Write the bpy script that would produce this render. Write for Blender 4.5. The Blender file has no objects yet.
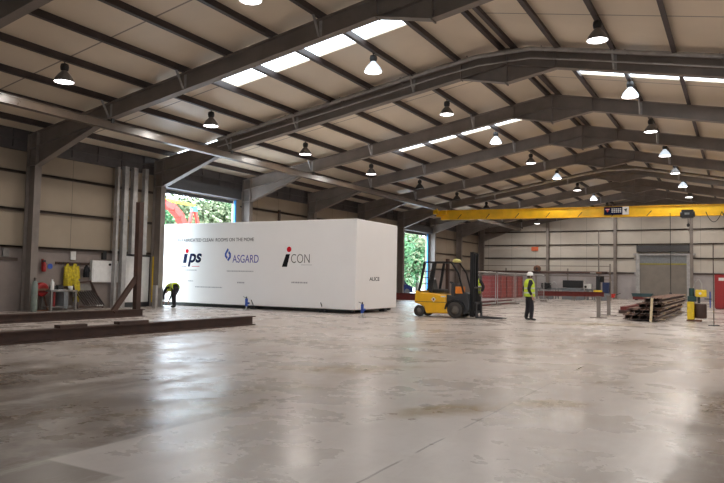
import bpy, bmesh, math, random
from mathutils import Vector, Matrix, Euler
random.seed(7)
SC = bpy.context.scene
COL = SC.collection
PI = math.pi

# ------------------------------------------------------------------ helpers
class MB:
    """collects simple solids and links them as ONE mesh object"""
    def __init__(s):
        s.v = []; s.f = []; s.m = []; s.sm = []
    def add(s, vs, fs, m=0, smooth=False):
        b = len(s.v); s.v += [tuple(v) for v in vs]
        for f in fs:
            s.f.append([b + i for i in f]); s.m.append(m); s.sm.append(smooth)
    def box(s, x0, x1, y0, y1, z0, z1, m=0):
        vs = [(x, y, z) for z in (z0, z1) for y in (y0, y1) for x in (x0, x1)]
        s.add(vs, [(0, 2, 3, 1), (4, 5, 7, 6), (0, 1, 5, 4), (2, 6, 7, 3), (0, 4, 6, 2), (1, 3, 7, 5)], m)
    def obox(s, c, size, mat=None, m=0):
        mat = mat or Matrix.Identity(3); c = Vector(c)
        hx, hy, hz = size[0] / 2, size[1] / 2, size[2] / 2
        vs = [c + mat @ Vector((x, y, z)) for z in (-hz, hz) for y in (-hy, hy) for x in (-hx, hx)]
        s.add(vs, [(0, 2, 3, 1), (4, 5, 7, 6), (0, 1, 5, 4), (2, 6, 7, 3), (0, 4, 6, 2), (1, 3, 7, 5)], m)
    def bar(s, p, q, w, h, up=(0, 0, 1), m=0):
        """rectangular bar from p to q, h along up, w across"""
        p = Vector(p); q = Vector(q); d = q - p; L = d.length; d.normalize()
        u = Vector(up); sd = d.cross(u)
        if sd.length < 1e-6: sd = d.cross(Vector((1, 0, 0)))
        sd.normalize(); u = sd.cross(d)
        s.obox((p + q) / 2, (L, w, h), Matrix((d, sd, u)).transposed(), m)
    def tube(s, p, q, r, n=10, r2=None, m=0, smooth=True):
        p = Vector(p); q = Vector(q); d = (q - p).normalized(); r2 = r if r2 is None else r2
        a = d.orthogonal().normalized(); b = d.cross(a)
        vs = []
        for c, rr in ((p, r), (q, r2)):
            for i in range(n):
                t = 2 * PI * i / n; vs.append(c + (a * math.cos(t) + b * math.sin(t)) * rr)
        s.add(vs, [(i, (i + 1) % n, n + (i + 1) % n, n + i) for i in range(n)], m, smooth)
        s.add(vs[:n], [tuple(range(n))[::-1]], m); s.add(vs[n:], [tuple(range(n))], m)
    def path(s, pts, r, n=8, m=0):
        for a, b in zip(pts[:-1], pts[1:]): s.tube(a, b, r, n, m=m)
    def lathe(s, prof, c=(0, 0, 0), n=16, mat=None, m=0, cap=True):
        mat = mat or Matrix.Identity(3); c = Vector(c); vs = []
        for r, z in prof:
            for i in range(n):
                t = 2 * PI * i / n; vs.append(c + mat @ Vector((r * math.cos(t), r * math.sin(t), z)))
        fs = []
        for k in range(len(prof) - 1):
            for i in range(n):
                fs.append((k * n + i, k * n + (i + 1) % n, (k + 1) * n + (i + 1) % n, (k + 1) * n + i))
        s.add(vs, fs, m, True)
        if not cap: return
        if prof[0][0] > 1e-4: s.add(vs[:n], [tuple(range(n))[::-1]], m)
        if prof[-1][0] > 1e-4: s.add(vs[-n:], [tuple(range(n))], m)
    def prism(s, poly, lo, hi, axis='y', m=0):
        """2D polygon extruded along an axis; poly is (x,z) for y, (y,z) for x, (x,y) for z"""
        def P(a, b, t):
            return {'y': (a, t, b), 'x': (t, a, b), 'z': (a, b, t)}[axis]
        n = len(poly)
        vs = [P(a, b, lo) for a, b in poly] + [P(a, b, hi) for a, b in poly]
        s.add(vs, [tuple(range(n))[::-1], tuple(range(n, 2 * n))] + [(i, (i + 1) % n, n + (i + 1) % n, n + i) for i in range(n)], m)
    def ibeam(s, p, q, depth, width, tf=.02, tw=.012, up=(0, 0, 1), m=0):
        p = Vector(p); q = Vector(q); u = Vector(up).normalized()
        s.bar(p, q, tw, depth - 2 * tf, u, m)
        for k in (-1, 1):
            o = u * k * (depth / 2 - tf / 2); s.bar(p + o, q + o, width, tf, u, m)
    def build(s, name, mats, parent=None, bevel=0, fix=True):
        me = bpy.data.meshes.new(name)
        me.from_pydata(s.v, [], s.f)
        if not isinstance(mats, (list, tuple)): mats = [mats]
        for mt in mats: me.materials.append(mt)
        for p, mi, sm in zip(me.polygons, s.m, s.sm): p.material_index = mi; p.use_smooth = sm
        if fix:
            bm = bmesh.new(); bm.from_mesh(me); bmesh.ops.recalc_face_normals(bm, faces=bm.faces); bm.to_mesh(me); bm.free()
        o = bpy.data.objects.new(name, me); COL.objects.link(o)
        if parent: o.parent = parent
        if bevel:
            b = o.modifiers.new('bevel', 'BEVEL'); b.width = bevel; b.segments = 2; b.limit_method = 'ANGLE'
        return o

def tag(o, label=None, cat=None, group=None, kind=None):
    if label: o['label'] = label
    if cat: o['category'] = cat
    if group: o['group'] = group
    if kind: o['kind'] = kind
    return o
def thing(name, label, cat, loc=(0, 0, 0), rotz=0, group=None):
    o = bpy.data.objects.new(name, None); COL.objects.link(o); o.empty_display_size = .1
    o.location = loc; o.rotation_euler = (0, 0, rotz)
    return tag(o, label, cat, group)
def dup(root, loc, label, rotz=None):
    r = root.copy(); COL.objects.link(r); r.location = loc
    if rotz is not None: r.rotation_euler = (0, 0, rotz)
    r['label'] = label
    for ch in list(root.children):
        c = ch.copy(); COL.objects.link(c); c.parent = r
        for g in ch.children:
            d = g.copy(); COL.objects.link(d); d.parent = c
    return r
def struct(o, label=None, cat=None):
    o['kind'] = 'structure'
    return tag(o, label, cat)

# ------------------------------------------------------------------ materials
class NT:
    def __init__(s, name):
        s.mat = bpy.data.materials.new(name); s.mat.use_nodes = True
        s.t = s.mat.node_tree; s.b = s.t.nodes['Principled BSDF']
        g = s.t.nodes.new('ShaderNodeTexCoord'); s.obj = g.outputs['Object']
        s._xyz = None
    def n(s, k): return s.t.nodes.new(k)
    def l(s, a, b): s.t.links.new(a, b)
    def put(s, sock, v):
        if isinstance(v, (int, float)): sock.default_value = v
        elif isinstance(v, tuple): sock.default_value = v if len(v) == 4 or sock.type == 'VECTOR' else (*v, 1)
        else: s.l(v, sock)
    def xyz(s):
        if not s._xyz:
            k = s.n('ShaderNodeSeparateXYZ'); s.l(s.obj, k.inputs[0]); s._xyz = k.outputs
        return s._xyz
    def m(s, op, a, b=None, c=None):
        k = s.n('ShaderNodeMath'); k.operation = op
        s.put(k.inputs[0], a)
        if b is not None: s.put(k.inputs[1], b)
        if c is not None: s.put(k.inputs[2], c)
        return k.outputs[0]
    def noise(s, scale, detail=4, rough=.55, vec=None, stretch=None):
        k = s.n('ShaderNodeTexNoise'); k.inputs['Scale'].default_value = scale
        k.inputs['Detail'].default_value = detail; k.inputs['Roughness'].default_value = rough
        v = vec or s.obj
        if stretch:
            mp = s.n('ShaderNodeMapping'); mp.inputs['Scale'].default_value = stretch; s.l(v, mp.inputs[0]); v = mp.outputs[0]
        s.l(v, k.inputs['Vector']); return k.outputs[0]
    def ramp(s, f, a, b, lo=0., hi=1.):
        k = s.n('ShaderNodeMapRange'); k.interpolation_type = 'SMOOTHSTEP'
        s.put(k.inputs[0], f); k.inputs[1].default_value = a; k.inputs[2].default_value = b
        k.inputs[3].default_value = lo; k.inputs[4].default_value = hi; return k.outputs[0]
    def mix(s, f, a, b, mode='MIX'):
        k = s.n('ShaderNodeMix'); k.data_type = 'RGBA'; k.blend_type = mode
        s.put(k.inputs[0], f); s.put(k.inputs[6], a); s.put(k.inputs[7], b); return k.outputs[2]
    def line(s, coord, at, w):
        return s.m('LESS_THAN', s.m('ABSOLUTE', s.m('SUBTRACT', coord, at)), w)
    def every(s, coord, step, off, w):
        f = s.m('FRACT', s.m('DIVIDE', s.m('SUBTRACT', coord, off), step))
        return s.m('LESS_THAN', f, w / step)
    def done(s, col, rough=.6, metal=0., spec=.5, bump=None, bs=.2):
        s.put(s.b.inputs['Base Color'], col); s.put(s.b.inputs['Roughness'], rough)
        s.put(s.b.inputs['Metallic'], metal); s.b.inputs['Specular IOR Level'].default_value = spec
        if bump is not None:
            k = s.n('ShaderNodeBump'); k.inputs['Strength'].default_value = bs; k.inputs['Distance'].default_value = .02
            s.l(bump, k.inputs['Height']); s.l(k.outputs[0], s.b.inputs['Normal'])
        return s.mat

def S(r, g, b):
    f = lambda c: (c / 255 / 12.92) if c <= 10 else ((c / 255 + .055) / 1.055) ** 2.4
    return (f(r), f(g), f(b))
def mat(name, col, rough=.55, metal=0., var=.12, scale=6., spec=.5):
    t = NT(name); nz = t.noise(scale, 5)
    d = tuple(c * (1 - var) for c in col); l_ = tuple(min(1, c * (1 + var)) for c in col)
    return t.done(t.mix(t.ramp(nz, .3, .7), d, l_), t.ramp(nz, .2, .8, max(.05, rough - .07), min(1, rough + .07)), metal, spec)

M = {}
M['frame_steel'] = mat('grey_painted_steel', (.215, .180, .158), .5, 0, .12, 1.5)
M['purlin_steel'] = mat('shaded_purlin_steel', (.055, .040, .038), .5, 0, .2, 2)  # dark brown puts the shade under the roof into the purlin colour
M['rail_steel'] = mat('brown_rail_steel', (.085, .060, .047), .55, 0, .2, 3)
M['runway'] = mat('runway_paint', (.095, .066, .046), .33, 0, .12, 3)
M['galv'] = mat('galvanised_steel', (.40, .385, .375), .42, .3, .15, 4)
M['crane_yellow'] = mat('crane_yellow_paint', (.84, .48, .010), .4, 0, .12, 1.5)
M['fork_yellow'] = mat('forklift_yellow_paint', (.80, .42, .015), .35, 0, .05, 4)
M['black'] = mat('black_paint', (.012, .012, .013), .45, 0, .2, 8)
M['dark_grey'] = mat('dark_grey_paint', (.035, .035, .038), .5, 0, .2, 8)
M['rubber'] = mat('tyre_rubber', (.045, .038, .034), .8, 0, .2, 20)
M['hub'] = mat('wheel_hub', (.13, .11, .09), .6, 0, .2, 12)
M['orange'] = mat('orange_plastic', (.75, .22, .02), .5)
M['white_panel'] = mat('white_cleanroom_panel', (.82, .795, .785), .46, 0, .015, .6, .3)
M['white'] = mat('white_plastic', (.72, .71, .69), .5, 0, .05)
M['paper'] = mat('white_paper', (.8, .79, .76), .8, 0, .04)
M['navy'] = mat('navy_lettering', S(22, 30, 62), .85, 0, .02, 6., .1)
M['violet'] = mat('violet_lettering', S(78, 74, 160), .85, 0, .02, 6., .1)
M['letter_grey'] = mat('grey_lettering', S(75, 72, 75), .85, 0, .02, 6., .1)
M['letter_black'] = mat('black_lettering', S(22, 20, 22), .85, 0, .02, 6., .1)
M['red_dot'] = mat('red_lettering', S(196, 26, 40), .85, 0, .02, 6., .1)
M['red'] = mat('red_paint', (.26, .014, .012), .45, 0, .1)
M['red_dark'] = mat('dark_red_oxide', (.17, .025, .02), .6, 0, .2)
M['red_door'] = mat('red_cabinet_paint', (.34, .014, .014), .5, 0, .06)
M['small_grey'] = mat('faint_print', S(150, 146, 150), .5, 0, .02)
M['teal_dark'] = mat('dark_teal_paint', (.03, .07, .08), .55)
M['blue_dark'] = mat('dark_blue_paint', (.015, .03, .10), .5)
M['flange'] = mat('lit_flange_edge', (.40, .32, .27), .65, 0, .3, 4)  # tan flanges, paler because light along their edges is put into the colour
M['red_bright'] = mat('bright_red_paint', (.62, .045, .03), .4, 0, .06)
M['rust'] = mat('brown_red_primer_steel', (.060, .030, .022), .6, 0, .25, 3)
M['rust_light'] = mat('rusty_steel', (.16, .075, .045), .75, 0, .35, 5)
M['hivis'] = mat('hi_vis_yellow', (.60, .76, .05), .7, 0, .08, 8)
M['hivis_yellow'] = mat('hi_vis_amber', (.52, .40, .015), .7, 0, .3, 9)
M['silver'] = mat('reflective_tape', (.6, .6, .6), .4)
M['cloth_dark'] = mat('dark_cloth', (.010, .010, .013), .85, 0, .25, 12)
M['trouser'] = mat('dark_trousers', (.013, .011, .016), .85, 0, .25, 12)
M['boot'] = mat('black_boot_leather', (.012, .011, .01), .55)
M['skin'] = mat('skin', (.50, .30, .22), .55, 0, .05)
M['hair'] = mat('brown_hair', (.05, .03, .02), .7)
M['helmet'] = mat('white_helmet', (.85, .84, .82), .35, 0, .02)
M['blue'] = mat('blue_paint', (.03, .08, .38), .45)
M['blue_light'] = mat('bright_blue_paint', (.05, .28, .65), .45)
M['teal'] = mat('teal_paint', (.05, .17, .18), .5)
M['green_dark'] = mat('dark_green_machine', (.015, .05, .045), .5)
M['grey_machine'] = mat('grey_machine_paint', (.20, .21, .22), .5)
M['yellow'] = mat('yellow_paint', (.80, .55, .02), .45)
M['timber'] = mat('pale_timber', (.62, .50, .32), .7, 0, .15, 6)
M['grey_box'] = mat('grey_enamel', (.20, .185, .17), .5)
M['shutter_dark'] = mat('dark_shutter', (.06, .058, .060), .5)
M['green_cyl'] = mat('grey_green_cylinder', (.20, .23, .20), .5)
M['glass_dark'] = mat('dark_glass', (.01, .012, .014), .12)
M['steel_bar'] = mat('dark_bar_steel', (.055, .04, .038), .5, .2, .2)

def emit(name, col, s):
    t = NT(name); t.b.inputs['Emission Color'].default_value = (*col, 1); t.b.inputs['Emission Strength'].default_value = s
    t.mat.cycles.emission_sampling = 'NONE'
    return t.done((.8, .8, .8), .4)
LAMP = 130.
M['lens'] = emit('lit_lamp_lens', (1., .95, .95), 9.)
M['lens_off'] = mat('unlit_lamp_lens', (.25, .25, .25), .2)
M['bell'] = mat('lamp_bell_metal', (.16, .145, .135), .4, 0, .1)
M['bell_dark'] = mat('unlit_lamp_bell', (.03, .028, .028), .5)
M['bell_clear'] = emit('glowing_lamp_bell', (.72, .86, 1.), .9)

t = NT('ribbed_red_steel'); y = t.xyz()[1]
w = t.m('SINE', t.m('MULTIPLY', y, 20.))
M['red_ribbed'] = t.done(t.mix(t.ramp(t.noise(3), .3, .7), (.24, .018, .012), (.34, .028, .016)), .55, bump=w, bs=.8)

M['skylight'] = emit('skylight_sheet', (.80, .91, 1.), 4.5); M['skylight'].cycles.emission_sampling = 'FRONT_BACK'
bulb = bpy.data.lights.new('bulb', 'AREA'); bulb.shape = 'DISK'; bulb.size = .52; bulb.energy = LAMP; bulb.color = (1., .94, .87)

# ------------------------------------------------------------------ hall dimensions
Y1, SP = 15.719, 6.3243
FR = lambda i: Y1 + SP * (i - 1)
XR, ZT, TL, TR_, DW = -6.9, 9.454, .1633, .2004, .554
XL, ZH = -23.09, 5.532
XRW = XR + (XR - XL)                    # right column inner face
YA, YB = FR(-3), FR(9)                  # end walls
RO = .2                                 # purlin depth between rafter and lining
def zt(x): return ZT - (TL * (XR - x) if x < XR else TR_ * (x - XR))
WL, WR = -23.76, XRW + .67              # wall faces

# lining material: seams run across the slope
def lining(name, seams, base, dark):
    t = NT(name); x, y, z = t.xyz(); msk = None
    for s_ in seams:
        k = t.line(y, s_, .03); msk = k if msk is None else t.m('MAXIMUM', msk, k)
    nz = t.noise(.35, 5)
    c = t.mix(t.ramp(nz, .3, .7), tuple(v * .93 for v in base), tuple(v * 1.05 for v in base))
    c = t.mix(t.m('MULTIPLY', t.ramp(t.noise(3., 6, .7), .62, .8), .25), c, tuple(v * .8 for v in base))
    return t.done(t.mix(t.m('MULTIPLY', msk, .75), c, dark), .42, spec=.4)
LINE_BASE = (.76, .655, .52)
M['lining_left'] = lining('roof_lining_left', [-5.2, .2, 6.4, 12.7, 17.7, 24.6, 30.2, 36.9, 42.8, 49.3, 55.6, 62.], LINE_BASE, (.12, .09, .075))
M['lining_right'] = lining('roof_lining_right', [-4., 2.4, 8.2, 13.2, 19.06, 26.1, 32., 38.4, 44.2, 51., 57.], LINE_BASE, (.12, .09, .075))

def wallmat(name, ax, step, off, up, low, zsplit):
    t = NT(name); X = t.xyz(); z = X[2]
    seam = t.every(X[ax], step, off, .03)
    nz = t.noise(.5, 5)
    cu = t.mix(t.ramp(nz, .3, .7), tuple(v * .92 for v in up), tuple(v * 1.06 for v in up))
    cu = t.mix(t.m('MULTIPLY', seam, .6), cu, tuple(v * .3 for v in up))
    cl = t.mix(t.ramp(t.noise(1.2, 6), .3, .7), tuple(v * .9 for v in low), tuple(v * 1.08 for v in low))
    # dirt scuffs low on the wall
    cl = t.mix(t.m('MULTIPLY', t.ramp(t.noise(4, 6, .7), .6, .75), .3), cl, tuple(v * .55 for v in low))
    return t.done(t.mix(t.m('GREATER_THAN', z, zsplit), cl, cu), .6, spec=.35)
M['wall_left'] = wallmat('left_wall_lining', 1, 2.0, 15.72, (.35, .283, .212), (.25, .205, .185), 2.42)
M['wall_gable'] = wallmat('gable_wall_lining', 0, 2.45, -3.05, (.57, .52, .455), (.40, .365, .36), 2.5)
M['soffit'] = mat('dark_eaves_sheet', (.085, .075, .075), .5, 0, .2, 2)

# floor: worn power-floated concrete, separate pours, stains
t = NT('worn_concrete'); x, y, z = t.xyz()
wob = t.noise(.9, 4); wob2 = t.noise(1.3, 9, .7)
xx = t.m('ADD', x, t.m('MULTIPLY', t.m('SUBTRACT', wob, .5), .9))
yy = t.m('ADD', y, t.m('MULTIPLY', t.m('SUBTRACT', wob2, .5), 1.1))
C0, C1 = (.475, .415, .38), (.415, .36, .327)
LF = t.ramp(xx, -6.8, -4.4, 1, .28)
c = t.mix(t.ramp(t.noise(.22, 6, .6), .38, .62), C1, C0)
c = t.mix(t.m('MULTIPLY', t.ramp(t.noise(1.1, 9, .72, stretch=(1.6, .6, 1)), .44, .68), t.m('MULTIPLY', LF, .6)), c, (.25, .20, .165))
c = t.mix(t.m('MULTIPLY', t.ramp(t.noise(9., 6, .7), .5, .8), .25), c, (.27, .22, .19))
def region(x0, x1, y0, y1, sx=.02, sy=.02, X=None, Y=None):
    X = X or x; Y = Y or y
    a = t.m('MULTIPLY', t.ramp(X, x0 - sx, x0 + sx), t.ramp(X, x1 - sx, x1 + sx, 1, 0))
    b = t.m('MULTIPLY', t.ramp(Y, y0 - sy, y0 + sy), t.ramp(Y, y1 - sy, y1 + sy, 1, 0))
    return t.m('MULTIPLY', a, b)
DK = (.135, .098, .075)
def lay(c, mask, col, amt): return t.mix(t.m('MULTIPLY', mask, amt), c, col)
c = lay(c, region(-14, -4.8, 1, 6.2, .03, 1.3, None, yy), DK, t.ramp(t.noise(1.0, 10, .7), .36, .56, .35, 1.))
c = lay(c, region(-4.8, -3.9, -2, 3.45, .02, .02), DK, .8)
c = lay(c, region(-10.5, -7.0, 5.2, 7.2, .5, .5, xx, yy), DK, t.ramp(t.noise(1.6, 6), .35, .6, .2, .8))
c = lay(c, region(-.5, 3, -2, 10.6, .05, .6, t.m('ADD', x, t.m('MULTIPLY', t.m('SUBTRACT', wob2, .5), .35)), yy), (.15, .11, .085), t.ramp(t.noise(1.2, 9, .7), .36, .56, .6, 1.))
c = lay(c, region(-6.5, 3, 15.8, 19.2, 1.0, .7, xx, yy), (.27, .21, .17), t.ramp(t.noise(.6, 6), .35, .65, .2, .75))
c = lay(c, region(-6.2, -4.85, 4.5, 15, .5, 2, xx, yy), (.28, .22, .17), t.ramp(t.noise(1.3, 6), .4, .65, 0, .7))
def stain(c, cx, cy, rx, ry, ang, col, amt):
    ca, sa = math.cos(ang), math.sin(ang)
    dx = t.m('SUBTRACT', xx, cx); dy = t.m('SUBTRACT', yy, cy)
    u = t.m('DIVIDE', t.m('ADD', t.m('MULTIPLY', dx, ca), t.m('MULTIPLY', dy, sa)), rx)
    v = t.m('DIVIDE', t.m('SUBTRACT', t.m('MULTIPLY', dy, ca), t.m('MULTIPLY', dx, sa)), ry)
    r = t.m('SQRT', t.m('ADD', t.m('MULTIPLY', u, u), t.m('MULTIPLY', v, v)))
    return lay(c, t.ramp(r, .45, 1.2, 1, 0), col, amt)
TAN = (.24, .165, .085)
for st in ((-5.7, 9.3, 1.15, .6, .6, TAN, .8), (-4.9, 10.2, .5, .25, .6, TAN, .5), (-2.85, 7.15, .75, .36, .9, TAN, .85), (-2.2, 8.2, .6, .25, .8, TAN, .55), (-1.9, 8.4, .5, .3, .7, TAN, .5),
           (-3.9, 14.4, .9, .5, .5, (0.231, 0.175, 0.126), .6), (-8.4, 8.7, 1.1, .5, .3, (0.231, 0.175, 0.133), .7), (-5.35, 5.6, .8, .5, .9, TAN, .6), (-5.3, 7.2, .9, .3, 1.1, (0.252, 0.196, 0.140), .6),
           (-9.5, 12.5, 1.8, .5, .3, (0.266, 0.217, 0.168), .55), (-3.0, 11.0, .5, .16, .9, (0.231, 0.182, 0.140), .7), (-1.7, 10.4, .5, .14, .9, (0.231, 0.182, 0.140), .7), (-4.6, 24.6, 2.4, 1.0, .5, (0.294, 0.224, 0.140), .6),
           (-1.2, 13.5, .5, .2, .8, (0.231, 0.182, 0.140), .6), (-6.3, 13.8, 2.2, .5, .9, (0.280, 0.231, 0.182), .55), (-2.5, 17.6, 1.3, .8, .2, (0.210, 0.168, 0.133), .55), (-6.8, 5.2, 1.2, .7, .5, DK, .5), (-11., 9.4, 1.5, .5, .4, (0.266, 0.217, 0.175), .5)):
    c = stain(c, *st[:6], min(1, st[6] * 1.3))
# pale trowelled smears
c = t.mix(t.m('MULTIPLY', t.ramp(t.noise(.8, 9, .75, stretch=(2.2, .5, 1)), .48, .66), .5), c, (.55, .50, .46))
c = t.mix(t.m('MULTIPLY', t.ramp(t.noise(2.2, 9, .75, stretch=(.6, 1.8, 1)), .52, .70), t.m('MULTIPLY', LF, .6)), c, (.25, .195, .155))
# saw-cut joints
jn = t.m('MULTIPLY', t.line(t.m('ADD', x, t.m('MULTIPLY', wob2, .05)), -2.4, .012), t.ramp(t.noise(1.5), .38, .5))
jn = t.m('MULTIPLY', jn, t.ramp(y, 12, 13, 1, 0))
jl = t.m('MAXIMUM', jn, t.m('MULTIPLY', t.line(x, -4.8, .012), t.ramp(y, 5, 9, .4, 0)))
c = t.mix(t.m('MULTIPLY', jl, .7), c, (.12, .09, .07))
wear = t.noise(.6, 6, .6)
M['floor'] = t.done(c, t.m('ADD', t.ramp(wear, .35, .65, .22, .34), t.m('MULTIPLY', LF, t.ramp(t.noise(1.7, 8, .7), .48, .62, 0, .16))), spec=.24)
M['yard'] = mat('yard_concrete', (.42, .40, .37), .85, 0, .1, .4)
t = NT('green_bank'); nz = t.noise(2.2, 8, .7)
M['bank'] = t.done(t.mix(t.ramp(nz, .35, .65), (.07, .12, .045), (.20, .26, .12)), .9, spec=.1)

# ------------------------------------------------------------------ building shell
b = MB(); b.box(WL - .2, WR + .2, YA - .2, YB + .4, -.3, 0)
struct(b.build('floor', M['floor']), 'worn pale concrete floor of the hall', 'floor')
b = MB(); b.box(-90, WL - .2, -60, 140, -.36, -.02); b.box(WL - .2, 60, -60, YA - .2, -.36, -.02)
struct(b.build('ground_yard', M['yard']), 'concrete yard outside the open doors', 'ground')

SKY = {'L': [(-15.6, -8.65, 17.05, 18.2), (-15.6, -8.65, 30.45, 31.6), (-23.2, -19.4, 22.25, 23.2), (-15.6, -8.65, 55.7, 56.9)],
       'R': [(-5.16, 6.9, 24.3, 25.5), (-5.16, 6.9, 4.0, 5.2), (-5.16, 6.9, 43.0, 44.2)]}
def roof(side):
    b = MB(); wins = SKY[side]
    x0, x1 = (WL - .3, XR) if side == 'L' else (XR, WR + .3)
    xs = sorted({x0, x1, *[w[0] for w in wins], *[w[1] for w in wins]})
    ys = sorted({YA - .3, YB + .3, *[w[2] for w in wins], *[w[3] for w in wins]})
    for xa, xb in zip(xs[:-1], xs[1:]):
        for ya, yb in zip(ys[:-1], ys[1:]):
            cx, cy = (xa + xb) / 2, (ya + yb) / 2
            if any(w[0] < cx < w[1] and w[2] < cy < w[3] for w in wins): continue
            za, zb = zt(xa) + RO, zt(xb) + RO
            vs = [(xa, ya, za), (xb, ya, zb), (xb, yb, zb), (xa, yb, za)]
            b.add(vs + [(p[0], p[1], p[2] + .1) for p in vs],
                  [(0, 1, 2, 3), (4, 5, 6, 7), (0, 1, 5, 4), (1, 2, 6, 5), (2, 3, 7, 6), (3, 0, 4, 7)])
    return b
struct(roof('L').build('ceiling_left', M['lining_left'], fix=False), 'beige lined roof slope left of the ridge', 'ceiling')
struct(roof('R').build('ceiling_right', M['lining_right'], fix=False), 'beige lined roof slope right of the ridge', 'ceiling')
k = 0
for side in 'LR':
    for (xa, xb, ya, yb) in SKY[side]:
        k += 1; b = MB()
        za, zb = zt(xa) + RO + .05, zt(xb) + RO + .05
        vs = [(xa, ya, za), (xb, ya, zb), (xb, yb, zb), (xa, yb, za)]
        b.add(vs, [(0, 1, 2, 3)])
        struct(b.build('window_%d' % k, M['skylight'], fix=False), 'translucent skylight sheet set in the roof lining', 'skylight')

# left wall with two tall door openings
D1 = (22.30, 27.78, 5.54); D2 = (47.62, 53.36, 5.43)
b = MB(); zt_w = zt(WL) + RO
segs = [(YA, D1[0], 0, zt_w), (D1[0], D1[1], D1[2], zt_w), (D1[1], D2[0], 0, zt_w), (D2[0], D2[1], D2[2], zt_w), (D2[1], YB + .3, 0, zt_w)]
for ya, yb, za, zb in segs: b.box(WL - .2, WL, ya, yb, za, zb)
struct(b.build('wall_left', M['wall_left']), 'beige lined side wall with two tall doorways', 'wall')
b = MB(); b.box(WR, WR + .2, YA, YB + .3, 0, zt(WR) + RO)
struct(b.build('wall_right', M['wall_left']), 'beige lined side wall', 'wall')
GY = YB + .1
b = MB()
b.prism([(WL, 0), (WR, 0), (WR, zt(WR) + RO), (XR, ZT + RO), (WL, zt(WL) + RO)], GY, GY + .2, 'y')
struct(b.build('wall_back', M['wall_gable']), 'pale lined gable wall at the far end of the hall', 'wall')
# wall behind the camera, with the two big open delivery doors
b = MB(); OZ = 5.6
xs = [WL, .5, 6.0, WR]
for i in range(3):
    if i % 2 == 0: b.box(xs[i], xs[i + 1], YA - .2, YA, 0, OZ)
b.prism([(WL, OZ), (WR, OZ), (WR, zt(WR) + RO), (XR, ZT + RO), (WL, zt(WL) + RO)], YA - .2, YA, 'y')
struct(b.build('wall_front', M['wall_gable']), 'gable wall behind the viewpoint with open delivery doors', 'wall')

# dark unlined strip at the eaves + eaves beam, bay by bay
n_tr = 0
for i in range(0, 9):
    ya, yb = FR(i) + .02, FR(i + 1) - .02; b = MB()
    b.box(WL + .005, WL + .04, ya, yb, 6.14, zt_w - .01)
    for q in range(5): b.box(WL + .04, WL + .09, ya + (yb - ya) * (q + .5) / 5 - .03, ya + (yb - ya) * (q + .5) / 5 + .03, 6.2, zt_w - .04)
    b.box(WL + .01, WL + .14, ya, yb, 6.08, 6.16); b.box(WL + .03, WL + .12, ya, yb, 6.48, 6.54)
    n_tr += 1
    struct(b.build('trim_%d' % n_tr, M['soffit']))

# ------------------------------------------------------------------ portal frames
FW = .28
def make_frame(i, label):
    y = FR(i); t = thing('portal_frame', label, 'steel frame', (XR, y, 0), 0, 'steel portal frames of the hall')
    hx = 3.6                                            # haunch length
    for sd, tn in ((-1, TL), (1, TR_)):
        xc = sd * (XR - XL)                             # inner face of column, local
        f = lambda x: ZT - tn * abs(x)
        b = MB(); xo = xc + sd * .53
        for xa, xb in ((xc, xc + sd * .022), (xo - sd * .022, xo)): b.box(min(xa, xb), max(xa, xb), -FW / 2, FW / 2, 0, f(xo) - .02)
        b.box(min(xc, xo), max(xc, xo), -.008, .008, 0, f(xo) - .02)
        b.box(min(xc, xo) + .02, max(xc, xo) - .02, -FW / 2, FW / 2, ZH - .01, ZH + .02)
        b.box(min(xc, xo) - .06, max(xc, xo) + .06, -.2, .2, 0, .025)
        b.build('column', M['frame_steel'], t)
        b = MB()                                        # rafter: web + two flanges
        p0, p1 = (sd * .0, f(0)), (xo, f(xo))
        b.prism([p0, p1, (xo, f(xo) - DW), (0, f(0) - DW)], -.0055, .0055, 'y')
        for o in (0, -DW - .022):
            b.prism([(0, f(0) + o), (xo, f(xo) + o), (xo, f(xo) + o - (.022 if o == 0 else -.022)), (0, f(0) + o - (.022 if o == 0 else -.022))], -FW / 2, FW / 2, 'y')
        b.build('rafter', M['frame_steel'], t)
        b = MB(); xh = xc - sd * hx                     # tapering eaves haunch
        b.prism([(xc, f(xc) - DW), (xh, f(xh) - DW), (xc, ZH)], -.007, .007, 'y')
        b.bar((xc, 0, ZH - .01), (xh, 0, f(xh) - DW - .03), FW, .022, (0, 0, 1))
        b.box(min(xc, xc - sd * .02), max(xc, xc - sd * .02), -FW / 2, FW / 2, ZH, f(xc) - .03)
        b.build('haunch', M['frame_steel'], t)
        for kk in (2, 5, 7):                            # fly braces down to the bottom flange
            xx_ = sd * kk * 1.745; b = MB()
            for s2 in (-1, 1):
                b.bar((xx_, s2 * .52, f(xx_) + .12), (xx_, s2 * .13, f(xx_) - DW + .02), .055, .055, (1, 0, 0))
                b.bar((xx_ + sd * .03, s2 * .015, f(xx_) - .03), (xx_ + sd * .03, s2 * .015, f(xx_) - DW + .02), .1, .012, (0, 1, 0))
            b.build('fly_brace', M['galv'], t)
    b = MB()                                            # apex haunch
    ap = 1.66
    b.prism([(-ap, ZT - TL * ap - DW), (0, ZT - DW), (ap, ZT - TR_ * ap - DW), (0, 8.27)], -.007, .007, 'y')
    b.bar((-ap, 0, ZT - TL * ap - DW - .015), (0, 0, 8.26), FW, .022); b.bar((ap, 0, ZT - TR_ * ap - DW - .015), (0, 0, 8.26), FW, .022)
    b.box(-.02, .02, -FW / 2, FW / 2, 8.2, ZT - .02)
    for s2 in (-1, 1): b.box(s2 * ap - .01, s2 * ap + .01, -FW / 2, FW / 2, ZT - .2 * ap - DW, ZT - .2 * ap - .02)
    b.build('apex_haunch', M['frame_steel'], t)
    return t
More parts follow.
